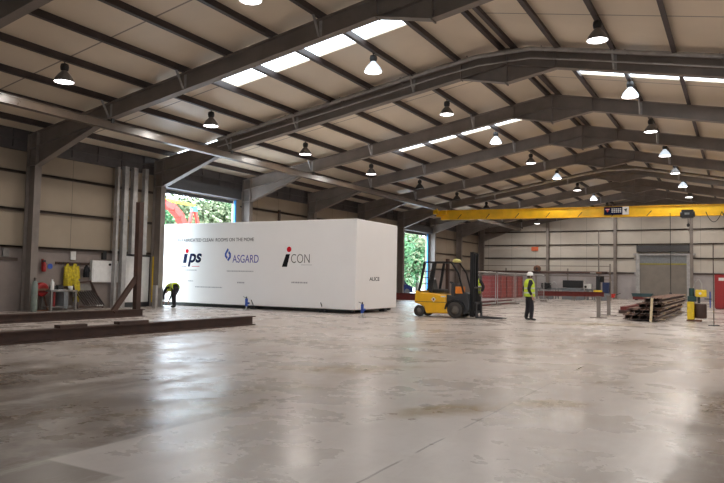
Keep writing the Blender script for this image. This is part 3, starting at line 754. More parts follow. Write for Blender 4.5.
BM = [M['skin'], M['cloth_dark'], M['trouser'], M['boot']]
def person(label, loc, rotz, pose, helmet=True):
    t = thing('person', label, 'person', loc, rotz, None)
    J = {}; Bn = []
    if pose in ('stand', 'stand2'):
        sw = .06 if pose == 'stand' else .03
        J.update(pelvis=((0, 0, .98), (.185, .135), 2), spine=((0, .01, 1.14), (.19, .135), 1), chest=((0, .0, 1.36), (.22, .145), 1), neck=((0, .015, 1.53), .06, 0),
                 head=((0, .03, 1.66), (.085, .095), 0), crown=((0, .02, 1.75), (.07, .08), 0))
        Bn += [('pelvis', 'spine'), ('spine', 'chest'), ('chest', 'neck'), ('neck', 'head'), ('head', 'crown')]
        for s, sd in ((-1, 'L'), (1, 'R')):
            st = sw * s
            J['hip' + sd] = ((s * .11, 0, .90), .128, 2); J['knee' + sd] = ((s * .125, .03 + st * .6, .50), .10, 2)
            J['ank' + sd] = ((s * .13, -.02 + st, .13), .085, 2); J['heel' + sd] = ((s * .13, -.02 + st, .06), .056, 3); J['toe' + sd] = ((s * .15, .17 + st, .045), .042, 3)
            Bn += [('pelvis', 'hip' + sd), ('hip' + sd, 'knee' + sd), ('knee' + sd, 'ank' + sd), ('ank' + sd, 'heel' + sd), ('heel' + sd, 'toe' + sd)]
            J['sho' + sd] = ((s * .225, -.01, 1.45), .092, 1); el = (s * .33, -.12, 1.17); wr = (s * .31, .02, .93)
            J['elb' + sd] = (el, .068, 1); J['cuff' + sd] = ((wr[0], wr[1] - .02, wr[2] + .04), .05, 1); J['wrist' + sd] = (wr, .029, 0)
            Bn += [('chest', 'sho' + sd), ('sho' + sd, 'elb' + sd), ('elb' + sd, 'cuff' + sd), ('cuff' + sd, 'wrist' + sd)]
            hand(J, Bn, sd, wr, (0, .35, -1), (-s * .3, 1, .1), (0, 1, .35))
        skin_body('body', J, Bn, BM, t, 0)
        f = (0, 1, 0)
        shell('hi_vis_vest', [((0, .005, .90), .235, .185, f), ((0, .005, 1.02), .228, .175, f), ((0, .005, 1.07), .228, .175, f), ((0, .005, 1.19), .228, .172, f), ((0, .005, 1.24), .228, .172, f),
              ((0, 0, 1.38), .235, .17, f), ((0, -.005, 1.48), .205, .14, f), ((0, 0, 1.545), .10, .09, f)], M['hivis'], t, strips=[1, 3])
        head_bits(J, t, (0, .03, 1.66), f, (0, 0, 1), helmet)
    else:                                               # bent double, reaching to the floor
        J.update(pelvis=((0, -.22, .92), (.155, .125), 2), spine=((0, -.03, .98), (.15, .11), 1), chest=((0, .20, .90), (.165, .12), 1), neck=((0, .36, .80), .06, 0),
                 head=((0, .45, .70), (.085, .095), 0), crown=((0, .50, .62), (.07, .08), 0))
        Bn += [('pelvis', 'spine'), ('spine', 'chest'), ('chest', 'neck'), ('neck', 'head'), ('head', 'crown')]
        for s, sd in ((-1, 'L'), (1, 'R')):
            st = .2 * s
            J['hip' + sd] = ((s * .11, -.22, .84), .12, 2); J['knee' + sd] = ((s * .13, -.08 + st, .48), .085, 2)
            J['ank' + sd] = ((s * .13, -.14 + st, .13), .068, 2); J['heel' + sd] = ((s * .13, -.14 + st, .055), .05, 3); J['toe' + sd] = ((s * .14, .05 + st, .04), .038, 3)
            Bn += [('pelvis', 'hip' + sd), ('hip' + sd, 'knee' + sd), ('knee' + sd, 'ank' + sd), ('ank' + sd, 'heel' + sd), ('heel' + sd, 'toe' + sd)]
            wr = (s * .14, .40, .30); J['sho' + sd] = ((s * .19, .27, .83), .076, 1); J['elb' + sd] = ((s * .22, .33, .56), .05, 1)
            J['cuff' + sd] = ((s * .15, .39, .335), .04, 1); J['wrist' + sd] = (wr, .029, 0)
            Bn += [('chest', 'sho' + sd), ('sho' + sd, 'elb' + sd), ('elb' + sd, 'cuff' + sd), ('cuff' + sd, 'wrist' + sd)]
            hand(J, Bn, sd, wr, (-s * .1, .15, -1), (-s * .8, .5, 0), (0, 1, .15))
        skin_body('body', J, Bn, BM, t, 0)
        shell('hi_vis_vest', [((0, -.24, .92), .185, .15, (0, .2, 1)), ((0, -.14, .965), .188, .15, (0, .15, 1)), ((0, -.10, .97), .188, .15, (0, .1, 1)), ((0, .02, .965), .19, .15, (0, -.1, -1)) if False else ((0, .02, .965), .19, .15, (0, .15, 1)),
              ((0, .06, .955), .192, .15, (0, .25, 1)), ((0, .20, .895), .2, .15, (0, .45, 1)), ((0, .30, .835), .17, .12, (0, .7, 1)), ((0, .345, .80), .09, .09, (0, .8, 1))], M['hivis'], t, strips=[1, 3])
        head_bits(J, t, (0, .45, .70), (0, .55, -.8), (0, .75, -.6), False)
    return t
person('standing worker in white helmet, hi-vis vest and dark trousers, right of the forklift', (-6.94, 25.08, 0), -PI / 2 + .55, 'stand')
person('worker partly hidden behind the forklift mast, in hi-vis vest', (-10.2, 28.3, 0), PI * .9, 'stand2')
person('worker in hi-vis vest bent double at the container side by the doorway', (-22.25, 21.98, 0), PI / 2 - .1, 'bend')

# ------------------------------------------------------------------ forklift
t = thing('forklift', 'yellow counterbalance forklift truck with black mast, parked right of the white container', 'forklift', (-10.29, 24.75, 0), 0)
hw = .5
b = MB(); b.prism([(-1.04, .54), (-1.0, 1.03), (-.86, 1.04), (-.80, .95), (-.46, .96), (.31, .88), (.33, .46), (.42, .17), (-.53, .14), (-.62, .40), (-.84, .50)], -hw, hw, 'y')
cw_ = b.build('counterweight', M['fork_yellow'], t, bevel=.05)
b = MB(); b.box(-.99, .33, -hw - .004, -hw + .01, .585, .605); b.build('panel_seam', M['dark_grey'], cw_)
b = MB(); b.prism([(-.3, .70), (-.2, .80), (-.1, .70), (-.2, .60)], -hw - .012, -hw - .002, 'y'); wd = b.build('warning_diamond', M['white'], cw_)
b = MB(); b.box(-.23, -.17, -hw - .016, -hw - .012, .66, .74); b.build('mark', M['red'], wd)
b = MB(); b.box(.1, .3, -hw - .01, -hw - .001, .80, .84); b.build('maker_plate', M['white'], cw_)
b = MB(); b.prism([(.3, .22), (.3, .9), (.6, .84), (1.05, 1.02), (1.2, .95), (1.25, .3), (1.1, .18), (.42, .17)], -hw + .08, hw - .08, 'y'); b.build('chassis', M['dark_grey'], t, bevel=.02)
for s in (-1, 1):
    b = MB(); pr = []
    for q in range(9):
        a = PI * (q / 8); pr.append((.68 - math.cos(a) * .42, .33 + math.sin(a) * .40))
    pr2 = [(.68 - math.cos(PI * q / 8) * .36, .33 + math.sin(PI * q / 8) * .34) for q in range(8, -1, -1)]
    b.prism(pr + pr2, min(s * .3, s * .52), max(s * .3, s * .52), 'y'); b.build('mudguard', M['black'], t)
    for x_, r_, w_ in ((.70, .315, .2), (-.84, .225, .16)):
        yy_ = s * (hw - .05 if x_ > 0 else hw - .09)
        Ry = Matrix.Rotation(PI / 2, 3, 'X'); b = MB()
        b.lathe([(r_ * .55, -w_ / 2), (r_ * .9, -w_ / 2), (r_, -w_ * .36), (r_, w_ * .36), (r_ * .9, w_ / 2), (r_ * .55, w_ / 2)], (x_, yy_, r_), 24, Ry, cap=False); wh = b.build('wheel', M['rubber'], t)
        b = MB(); b.lathe([(.0, -w_ * .40), (r_ * .2, -w_ * .46), (r_ * .35, -w_ * .30), (r_ * .56, -w_ * .34), (r_ * .56, w_ * .34), (r_ * .2, w_ * .42), (.0, w_ * .40)], (x_, yy_, r_), 20, Ry); b.build('hub', M['hub'], wh)
for s in (-1, 1):
    y_ = s * (hw - .06); b = MB()
    b.bar((-.86, y_, .98), (-.62, y_, 2.16), .07, .09, (1, 0, 0)); b.bar((-.36, y_, .96), (-.16, y_, 2.16), .05, .1, (1, 0, 0))
    b.bar((.50, y_, 2.16), (.80, y_, 1.75), .05, .06); b.bar((.80, y_, 1.75), (1.02, y_, .98), .05, .06)
    b.bar((-.66, y_, 2.16), (.52, y_, 2.16), .06, .06); b.build('guard_post', M['black'], t)
b = MB()
for q in range(7): b.box(-.62 + q * .185, -.59 + q * .185, -hw + .06, hw - .06, 2.14, 2.19)
b.build('guard_roof', M['black'], t)
b = MB()
for z_ in (1.3, 1.55, 1.8): b.bar((-.8 + (z_ - 1.3) * .2, -hw + .06, z_), (-.8 + (z_ - 1.3) * .2, hw - .06, z_), .03, .03)
b.build('rear_grille', M['black'], t)
b = MB(); b.lathe([(.0, 0), (.17, .0), (.18, .05), (.12, .12), (.0, .15)], (.62, -.15, 2.16), 16); b.build('work_light', mat('pale_yellow_cover', (.62, .55, .18), .5), t)
b = MB(); b.box(-.45, .12, -.26, .26, .95, 1.1); b.prism([(-.5, 1.0), (-.32, 1.05), (-.42, 1.5), (-.56, 1.48)], -.25, .25, 'y'); b.build('seat', M['black'], t, bevel=.03)
b = MB(); b.bar((.62, 0, .9), (.42, 0, 1.32), .05, .05); b.lathe([(.16, -.012), (.18, 0), (.16, .012), (.145, 0), (.16, -.012)], (.41, 0, 1.33), 18, Matrix.Rotation(.5, 3, 'Y')); b.build('steering_wheel', M['black'], t)
b = MB(); b.box(.5, .64, -.42, .42, .85, 1.35); b.build('dashboard', M['dark_grey'], t, bevel=.02)
b = MB(); b.box(.68, .98, -.46, -.14, .95, 1.22); b.build('orange_toolbox', M['orange'], t, bevel=.02)
for s in (-1, 1):
    b = MB(); b.box(1.20, 1.34, s * .2 - .04, s * .2 + .04, .06, 2.56); b.box(1.33, 1.39, s * .15 - .03, s * .15 + .03, .08, 2.5); b.build('mast_rail', M['black'], t)
    b = MB(); b.tube((1.27, s * .1, .3), (1.27, s * .1, 2.2), .03, 10); b.build('lift_cylinder', M['dark_grey'], t)
b = MB()
for z_ in (.3, 1.15, 2.46): b.box(1.22, 1.34, -.2, .2, z_, z_ + .1)
b.build('mast_crossmember', M['black'], t)
b = MB(); b.box(1.39, 1.46, -.42, .42, .2, .3); b.box(1.39, 1.46, -.42, .42, .55, .65)
for q in range(6): b.box(1.41, 1.44, -.41 + q * .16, -.39 + q * .16, .2, 1.2)
b.box(1.41, 1.44, -.42, .42, 1.17, 1.22); b.build('load_backrest', M['black'], t)
for s in (-1, 1):
    b = MB(); b.prism([(1.46, .62), (1.50, .62), (1.51, .10), (2.5, .06), (2.5, .035), (1.46, .035)], s * .28 - .06, s * .28 + .06, 'y'); b.build('fork', M['dark_grey'], t)

# ------------------------------------------------------------------ steel lying on the floor
b = MB(); b.ibeam((0, -9, .135), (0, 16.15, .135), .27, .26, .03, .03)
o = b.build('steel_beam', M['rust']); o.location = (-12.98, 0, 0); tag(o, 'long brown-red steel beam lying on the floor, nearest the viewpoint', 'steel beam', 'long beams on the floor')
for ya, yb, ww in ((9.45, 10.15, 'left'), (11.05, 11.95, 'right')):
    b = MB(); b.box(-.1, .1, ya, yb, .27, .335); o = b.build('packing_plate', M['rust']); o.location = (-12.98, 0, 0)
    tag(o, 'brown plate lying on top of the nearest long floor beam, %s one of the two' % ww, 'plate')
t = thing('stanchion_frame', 'brown-red steel beam on the floor with welded upright and diagonal brace', 'steel frame', (-18.3, 16.55, 0))
b = MB(); b.ibeam((0, -14, .13), (0, .12, .13), .26, .26, .03, .03); b.build('base_beam', M['rust'], t)
b = MB(); b.bar((0, -.15, .26), (0, -.15, 4.0), .19, .19, (0, 1, 0)); b.build('upright', M['rust'], t)
b = MB(); b.bar((0, -1.15, .2), (0, -.2, 1.35), .12, .16, (0, 1, 0)); b.build('brace', M['rust'], t)

sb = None; lay_n = ['bottom', 'second', 'third', 'top']
rowsx = [[-3.98, -3.70, -3.42, -3.14, -2.86], [-3.9, -3.6, -3.3, -3.04, -2.8], [-3.46, -3.2, -2.94, -2.68], [-3.24, -2.98, -2.74]]
for li, xs_ in enumerate(rowsx):
    for k_, x_ in enumerate(xs_):
        lab = 'dark steel beam in the stack by the yellow machine, number %d from the left in its %s layer' % (k_ + 1, lay_n[li])
        y0 = 28.0 + random.uniform(-.15, .35) + (.25 if li > 1 else 0) + (.9 if (li == 1 and k_ == 0) else 0)
        if sb is None:
            sb = thing('stacked_beam', lab, 'steel beam', (x_, y0, .06), 0, 'dark beams in the stack')
            b = MB(); b.box(-.1, .1, 0, 12.6, 0, .03, 1); b.box(-.1, .1, 0, 12.6, .145, .175, 1); b.box(-.012, .012, 0, 12.6, .03, .145); b.box(-.101, .101, -.004, .0, 0, .03); b.box(-.101, .101, -.004, .0, .145, .175); b.build('beam', [M['rust'], M['flange']], sb)
            b = MB(); b.box(-.1, .1, 0.02, 12.58, .175, .179); b.build('top_flange', M['rust_light'], sb)
        else: dup(sb, (x_, y0, .06 + li * .225), lab)
for q, (y_, z_) in enumerate([(y_, z_) for z_ in (.0, .239, .464, .689) for y_ in (29.6, 34.2, 38.6)]):
    b = MB(); x0_, x1_ = (-4.1, -2.65) if z_ < .3 else ((-3.6, -2.55) if z_ < .5 else (-3.38, -2.6))
    b.box(x0_, x1_, -.06, .06, 0, .06 if z_ == 0 else .046); o = b.build('timber_bearer', M['timber']); o.location = (0, y_, z_)
    tag(o, 'timber bearer in the beam stack, %s from the front, under the %s layer' % (o9[q % 3], lay_n[q // 3]), 'timber', 'timber bearers in the stack')
b = MB(); b.bar((0, 0, 0), (.05, .05, .9), .09, .045, (0, 1, 0)); o = b.build('timber_batten', M['timber']); o.location = (-3.0, 27.78, .01); tag(o, 'pale timber batten leaning upright against the front of the beam stack', 'timber')
for q, (x_, y_, z_) in enumerate([(-5.0, 34.3, 0), (-4.72, 34.2, 0), (-4.95, 34.5, .17)]):
    b = MB(); b.box(-.14, .14, 0, 9.5, 0, .16); o = b.build('flat_bar_pack', M['red_dark'] if z_ else M['rust']); o.location = (x_, y_, z_)
    tag(o, ['dark steel section low on the floor left of the stack, outer one', 'dark steel section low on the floor left of the stack, inner one', 'red-painted section lying on the low pair left of the stack'][q], 'steel section')
def stand(x, y, label):
    t = thing('floor_stand', label, 'stand', (x, y, 0), 0, 'grey post stands')
    b = MB(); b.box(-.34, .34, -.05, .05, 0, .035); b.box(-.04, .04, -.3, .3, 0, .03); b.build('base', M['frame_steel'], t)
    b = MB(); b.box(-.075, .075, -.05, .05, .03, .86); b.build('post', M['frame_steel'], t)
    b = MB(); b.box(-.1, .1, -.09, .09, .86, .9); b.build('head_plate', M['frame_steel'], t)
stand(-5.16, 29.2, 'grey T-shaped post stand on the floor, nearer of the pair left of the beam stack')
stand(-5.18, 31.8, 'grey T-shaped post stand on the floor, farther of the pair left of the beam stack')

# ------------------------------------------------------------------ yellow machine, pole and red cabinet
t = thing('threading_machine', 'yellow and green workshop machine beside the beam stack', 'machine', (-1.55, 30.0, 0))
b = MB(); b.box(-.34, .2, -.25, .25, 0, .06); b.build('base', M['rust_light'], t)
b = MB(); b.box(-.32, -.06, -.22, .2, .06, .78); b.build('yellow_cabinet', M['yellow'], t, bevel=.03)
b = MB(); b.lathe([(.2, .12), (.22, .16), (.22, .66), (.2, .7)], (.16, 0, 0), 16); b.build('drum', M['rust'], t)
b = MB(); b.box(-.3, .02, -.18, .18, .78, 1.0); b.tube((-.16, 0, 1.0), (-.16, 0, 1.32), .1, 12); b.build('gearbox', M['green_dark'], t, bevel=.01)
b = MB(); b.box(-.02, .38, -.2, .2, .98, 1.26); b.tube((.16, -.24, 1.12), (.16, .2, 1.12), .15, 16); ym = b.build('yellow_motor', M['yellow'], t, bevel=.03)
b = MB(); b.tube((.16, -.26, 1.12), (.16, -.24, 1.12), .05, 10); b.build('motor_cap', M['white'], ym)
b = MB(); b.bar((.1, 0, .72), (.1, 0, 1.0), .1, .1); b.bar((.3, 0, .9), (.55, 0, .9), .05, .04); b.build('arm', M['dark_grey'], t)
b = MB(); b.tube((.5, 0, .55), (.5, 0, 1.2), .025, 8); b.build('blue_lever', M['blue'], t)
b = MB(); pts = [(-.1, .05, 1.3), (-.05, .1, 1.55), (.1, .1, 1.68), (.2, .05, 1.5), (.22, 0, 1.26)]; b.path(pts, .018, 6); b.build('hose', M['galv'], t)
t = thing('pole_stand', 'slim dark pole on a flat cross base in front of the red cabinet', 'pole', (-.84, 27.2, 0))
b = MB(); b.box(-.18, .18, -.04, .04, 0, .03); b.box(-.04, .04, -.2, .2, 0, .03); b.build('base', M['dark_grey'], t)
b = MB(); b.tube((0, 0, .03), (0, 0, 2.95), .018, 8); b.build('pole', M['rail_steel'], t)
t = thing('steel_cabinet', 'tall red steel cabinet with white sign at the right edge', 'cabinet', (-1.36, 45.9, 0))
b = MB(); b.box(0, 2.6, .02, 1.0, .06, 2.1); b.box(.05, 2.55, .05, .95, 0, .06); b.build('body', M['red'], t)
for q in range(2):
    b = MB(); b.box(.03 + q * 1.28, 1.28 + q * 1.28, -.02, .02, .1, 2.06); d_ = b.build('door', M['red_door'], t)
    b = MB(); b.box(1.12 if q == 0 else 1.36, 1.18 if q == 0 else 1.42, -.06, -.02, 1.0, 1.2); b.build('handle', M['black'], d_)
b = MB(); b.box(.22, .52, -.03, -.02, 1.72, 1.9); b.build('sign', M['paper'], t)

# ------------------------------------------------------------------ far machines along the gable
t = thing('roller_conveyor', 'grey roller conveyor line in front of the gable wall', 'conveyor', (-13.2, 58.2, 0))
b = MB(); b.box(-2.2, 2.6, -.5, -.42, .8, .95); b.box(-2.2, 2.6, .42, .5, .8, .95); b.build('side_rail', M['grey_machine'], t)
for x_ in (-2.1, -.5, 1.0, 2.5):
    for s in (-1, 1):
        b = MB(); b.box(x_ - .05, x_ + .05, s * .46 - .04, s * .46 + .04, 0, .8); b.build('leg', M['grey_machine'], t)
b = MB()
for q in range(16): b.tube((-2.05 + q * .3, -.42, .9), (-2.05 + q * .3, .42, .9), .05, 8)
o = b.build('rollers', M['galv'], t)
t = thing('bandsaw', 'dark bandsaw machine standing on the conveyor line', 'machine', (-12.15, 57.5, 0))
b = MB(); b.box(-.9, .9, -.4, .25, .0, .8); b.build('base', M['grey_machine'], t, bevel=.03)
b = MB(); b.box(-.85, .75, -.35, .2, 1.0, 1.62); b.build('saw_frame', M['black'], t, bevel=.05)
b = MB(); b.bar((.85, 0, .8), (.95, 0, 1.8), .1, .08); b.build('arm', M['galv'], t)
b = MB(); b.box(-.5, .6, -.45, -.36, .78, 1.0); b.build('vice', M['grey_machine'], t)
t = thing('control_box', 'white control box on a pedestal at the conveyor end', 'machine', (-11.05, 57.6, 0))
b = MB(); b.box(-.1, .1, -.08, .08, 0, .95); b.build('pedestal', M['grey_machine'], t)
b = MB(); b.box(-.3, .3, -.15, .15, .95, 1.35); bx_ = b.build('box', M['white'], t, bevel=.02)
b = MB(); b.tube((-.14, -.17, 1.1), (-.14, -.15, 1.1), .1, 14); b.build('dial', M['black'], bx_)
t = thing('drilling_machine', 'dark blue machine with yellow base at the end of the red beam', 'machine', (-9.75, 57.4, 0))
b = MB(); b.box(-.5, .5, -.4, .4, 0, .6); b.build('base', M['grey_machine'], t, bevel=.03)
b = MB(); b.box(-.72, -.05, -.5, .1, .45, .85); b.build('yellow_guard', M['yellow'], t, bevel=.03)
b = MB(); b.box(-.05, .45, -.3, .3, .6, 1.5); b.build('blue_head', M['blue_dark'], t, bevel=.04)
b = MB(); b.box(-.55, -.25, -.25, .25, .6, 2.0); b.tube((-.1, -.1, 1.5), (-.1, -.1, 2.0), .16, 12); b.build('column', M['black'], t)
b = MB(); b.tube((.55, 0, 0), (.55, 0, 1.7), .05, 8); b.bar((.55, 0, 1.7), (.0, 0, 1.7), .06, .06); b.build('side_post', M['frame_steel'], t)
t = thing('pipe_rack', 'low rack of brown and grey pipes along the gable wall', 'rack', (-16, 64.6, 0))
b = MB()
for x_ in (-7., -4.2, -1.2, 1.8, 4.6, 5.6): b.box(x_ - .06, x_ + .06, -.06, .06, 0, 3.2 if x_ > 5 else (6.3 if x_ > 4 else 2.75)); b.box(x_ - .05, x_ + .05, -.5, .06, 2.2, 2.28)
b.build('upright', M['frame_steel'], t)
b = MB(); b.box(-7., 5.6, -.3, -.2, 2.0, 2.1); b.box(-7, 5.6, .06, .1, 2.95, 3.02); b.build('rail', M['frame_steel'], t)
for q, (r_, m_) in enumerate(((.11, 'rust'), (.07, 'rust_light'), (.06, 'galv'), (.07, 'rust'))):
    b = MB(); b.tube((-7.2 + q * .6, -.08 - q * .12, 2.28 + r_), (5.4 - q * .5, -.08 - q * .12, 2.28 + r_), r_, 10); o = b.build('pipe', M[m_]); o.location = (-16, 64.6, 0)
    tag(o, ['thick brown pipe lying at the back of the gable rack', 'thin rusty pipe second from the back of the gable rack', 'thin grey pipe third from the back of the gable rack', 'brown pipe at the front edge of the gable rack'][q], 'pipe')
b = MB(); b.box(-.34, .34, 0, .03, -.2, .2); o = b.build('notice_board', mat('orange_red_notice', (.62, .13, .05), .6)); o.location = (-17.8, GY - .14, 4.72); tag(o, 'orange-red notice fixed on the far gable wall', 'sign')
t = thing('metal_skip', 'low teal skip with red lower band in front of the far roller door', 'skip', (-7.4, 62.6, 0))
b = MB(); b.box(-.75, .75, -.4, .4, .08, .32); b.build('red_band', M['red_dark'], t)
b = MB(); b.prism([(-.75, .32), (.75, .32), (.85, .6), (-.85, .6)], -.45, .45, 'y'); b.build('tub', M['teal_dark'], t)
b = MB(); b.box(-.6, -.4, -.4, .4, 0, .08); b.box(.4, .6, -.4, .4, 0, .08); b.build('runner', M['dark_grey'], t)
t = thing('barrow', 'small red barrow at the foot of the gable wall', 'barrow', (-10.1, 63.2, 0))
b = MB(); b.prism([(-.3, .15), (.3, .15), (.4, .5), (-.36, .45)], -.25, .25, 'y'); b.build('tray', M['red_bright'], t)
b = MB(); b.tube((-.25, -.04, .14), (-.25, .04, .14), .14, 12); b.build('wheel', M['rubber'], t)
b = MB(); b.bar((.2, -.2, 0), (.3, -.2, .25), .03, .03); b.bar((.2, .2, 0), (.3, .2, .25), .03, .03); b.bar((.2, -.2, .3), (.8, -.2, .55), .03, .03); b.bar((.2, .2, .3), (.8, .2, .55), .03, .03); b.build('handle', M['dark_grey'], t)

t = thing('pipe_cutter', 'dark machine with pale hose at the left end of the conveyor line', 'machine', (-14.35, 57.3, 0))
b = MB(); b.box(-.5, .5, -.35, .35, 0, .75); b.build('base', M['grey_machine'], t, bevel=.03)
b = MB(); b.box(-.42, .3, -.3, .3, .95, 1.35); b.tube((-.1, -.32, 1.1), (-.1, .32, 1.1), .3, 16); b.build('cutting_head', M['black'], t)
b = MB(); b.path([(.3, 0, 1.2), (.6, 0, 1.5), (.8, 0, 1.3), (.85, 0, .9)], .04, 8); b.build('hose', M['galv'], t)
b = MB(); b.bar((.1, 0, .75), (.1, 0, 1.0), .2, .2); b.build('neck', M['grey_machine'], t)
t = thing('hose_drum', 'brown coiled hose drum on the pipe rack left of the gable post', 'drum', (-16.95, 64.0, 2.36))
b = MB(); b.lathe([(.12, -.16), (.3, -.16), (.34, -.1), (.34, .1), (.3, .16), (.12, .16)], (0, 0, .34), 18, Matrix.Rotation(PI / 2, 3, 'X')); b.build('coil', M['rust_light'], t)
b = MB(); b.tube((0, -.2, .34), (0, .2, .34), .1, 12); b.box(-.2, .2, -.18, .18, 0, .06); b.build('axle', M['dark_grey'], t)
# long red beam on trestles
b = MB(); b.ibeam((0, 0, .56), (4.4, 2.7, .56), .36, .3, .03, .03); o = b.build('red_beam', M['red_dark']); o.location = (-13.6, 51.6, 0); tag(o, 'long dark red beam lying on trestles right of the standing worker', 'steel beam')
for q, u in enumerate((.12, .55, .9)):
    t = thing('trestle', 'low steel trestle under the dark red beam, %s of three from the left' % o9[q], 'trestle', (-13.6 + 4.4 * u, 51.6 + 2.7 * u, 0), 0, 'trestles')
    b = MB(); b.box(-.08, .08, -.4, .4, .3, .38); b.build('top_bar', M['frame_steel'], t)
    for s in (-1, 1):
        b = MB(); b.bar((0, s * .35, .32), (-.12, s * .38, 0), .04, .04); b.bar((0, s * .35, .32), (.12, s * .38, 0), .04, .04); b.build('leg', M['frame_steel'], t)
b = MB(); b.ibeam((-13.1, 34.4, .13), (-13.1, 43.2, .13), .26, .24, .03, .03); o = b.build('floor_beam', M['red_dark']); tag(o, 'dark red beam lying on the floor just behind the fence and forklift mast', 'steel beam')
b = MB(); b.ibeam((-22.2, 42.6, .24), (-19.2, 43.3, .24), .48, .3, .03, .03); o = b.build('cross_beam', M['red_dark']); tag(o, 'dark red steel section on the floor left of the forklift by the far doorway', 'steel beam')

# red ribbed container behind the fence
t = thing('red_container', 'red ribbed steel container behind the mesh fence', 'container', (-17.2, 53.6, 0))
b = MB(); b.box(-1.6, 0, 0, 6.2, .1, 1.86); b.build('body', M['red_ribbed'], t)
b = MB()
for y_ in (0, 1.55, 3.1, 4.65, 6.2): b.box(-.0, .05, y_ - .05, y_ + .05, .05, 1.9)
b.box(-1.62, .05, -.04, 6.24, 1.84, 1.92); b.box(-1.6, .04, 0, 6.2, .0, .12); b.build('edge_frame', M['red_dark'], t)
b = MB(); b.box(-1.55, -.05, -.05, 0, .15, 1.82); b.box(-.84, -.76, -.08, -.05, .2, 1.8); b.build('end_door', M['red'], t)

b = MB(); b.box(-.12, .12, -.1, .1, 0, 3.0); b.box(-.3, .3, -.25, .25, 0, .04); o = b.build('rust_post', M['rust']); o.location = (-18.6, 45.5, 0); tag(o, 'tall rust-brown steel post standing behind the forklift cab', 'post')
# mesh fence panels
t0 = None
def fence_panel():
    b = MB(); t = thing('mesh_fence_panel', '', 'fence', (0, 0, 0), 0, 'galvanised mesh fence panels')
    for z_ in (.15, 1.95): b.tube((0, 0, z_), (0, 3.4, z_), .045, 6)
    for y_ in (0, 3.4): b.tube((0, y_, .05), (0, y_, 2.0), .03, 6)
    b.build('frame', M['galv'], t)
    b = MB()
    for q in range(1, 20): b.box(-.003, .003, q * .17 - .0025, q * .17 + .0025, .15, 1.95)
    for q in range(1, 8): b.box(-.003, .003, 0, 3.4, .15 + q * .225 - .0025, .15 + q * .225 + .0025)
    b.build('mesh', M['galv'], t)
    for y_ in (0, 3.4):
        b = MB(); b.box(-.25, .25, y_ - .08, y_ + .08, 0, .09); b.build('foot', M['frame_steel'], t, bevel=.02)
    return t
for q in range(4):
    lab = 'galvanised mesh fence panel, %s in the line from the forklift end' % o9[q]
    p_ = (-12.7, 35.2 + q * 3.75, 0)
    if t0 is None: t0 = fence_panel(); t0.location = p_; t0['label'] = lab
    else: dup(t0, p_, lab)

# ------------------------------------------------------------------ things along the left wall
WX = WL + .02
t = thing('fire_extinguisher', 'red fire extinguisher hung on the left wall', 'extinguisher', (WX + .12, 16.5, 1.50))
b = MB(); b.lathe([(.0, 0), (.08, .01), (.085, .04), (.085, .30), (.05, .36), (.03, .39)], n=14); b.build('cylinder', M['red_door'], t)
b = MB(); b.box(-.02, .02, -.06, .06, .38, .45); b.bar((0, .02, .42), (.0, .1, .3), .02, .02); b.build('valve', M['black'], t)
b = MB(); b.box(-.13, -.06, -.03, .03, .1, .5); b.build('bracket', M['red'], t)
b = MB(); b.tube((0, 0, 0), (.012, 0, 0), .11, 20); o = b.build('round_sign', M['blue']); o.location = (WX, 16.85, 1.72); tag(o, 'small blue round sign on the left wall beside the extinguisher', 'sign')
b = MB(); b.box(0, .06, -.12, .12, -.19, .19); o = b.build('switch_box', M['white'], bevel=.01); o.location = (WX, 17.85, 2.2); tag(o, 'small white box on the wall above the yellow jackets', 'box')
b = MB(); b.box(0, .06, -.12, .12, -.17, .17); o = b.build('socket_box', M['grey_box'], bevel=.01); o.location = (WX, 14.98, 2.2); tag(o, 'small grey box on the wall left of the near column', 'box')
b = MB(); b.box(0, .05, YA + .3, 15.45, -.06, .06); o = b.build('cable_duct', M['rail_steel']); o.location = (WX, 0, 1.95); tag(o, 'brown cable duct along the wall left of the near column', 'duct')
t = thing('coat_rack', 'dark coat rail on the left wall above the bench', 'coat rack', (WX, 17.85, 1.86))
b = MB(); b.box(0, .04, -.78, .78, -.05, .05); b.build('rail', M['rust'], t)
for q in range(8):
    b = MB(); y_ = -.7 + q * .2; b.tube((.04, y_, 0), (.14, y_, -.02), .012, 6); b.tube((.14, y_, -.02), (.15, y_, .05), .012, 6); b.build('peg', M['black'], t)
def jacket(y, z0, z1, w, m_, lab):
    """hanging coat: gathered shoulders, flared hem, deep folds"""
    t = thing('hanging_jacket', lab, 'jacket', (WX + .16, y, 0), 0, None); n = 28; b = MB(); vs = []
    H = z1 - z0; lv_ = 9
    for k_ in range(lv_):
        u = k_ / (lv_ - 1); z = z1 - H * u; ww = w * (.25 + .75 * min(1, u * 3.2)) * (1 - .12 * u) / 2; dd = .045 + .07 * min(1, u * 2)
        for i in range(n):
            a = 2 * PI * i / n; fo = 1 + .22 * math.sin(a * 6 + k_ * .4) * min(1, u * 2)
            vs.append((math.sin(a) * dd * fo, math.cos(a) * ww * (1 + .05 * math.sin(a * 5)), z))
    b.add(vs, [(k_ * n + i, k_ * n + (i + 1) % n, (k_ + 1) * n + (i + 1) % n, (k_ + 1) * n + i) for k_ in range(lv_ - 1) for i in range(n)], 0, True)
    b.add(vs[:n], [tuple(range(n))]); b.add(vs[-n:], [tuple(range(n))]); b.build('coat', m_, t)
    for s in (-1, 1):
        b = MB(); b.tube((.02, s * w * .30, z1 - .1), (.05, s * w * .46, z1 - H * .55), .055, 10, .045); b.build('sleeve', m_, t)
jacket(17.52, .95, 1.84, .32, M['hivis_yellow'], 'dull yellow hi-vis jacket hanging on the coat rail, left one')
jacket(17.86, .74, 1.85, .40, M['hivis_yellow'], 'bright yellow hi-vis jacket hanging on the coat rail, wider one in front')
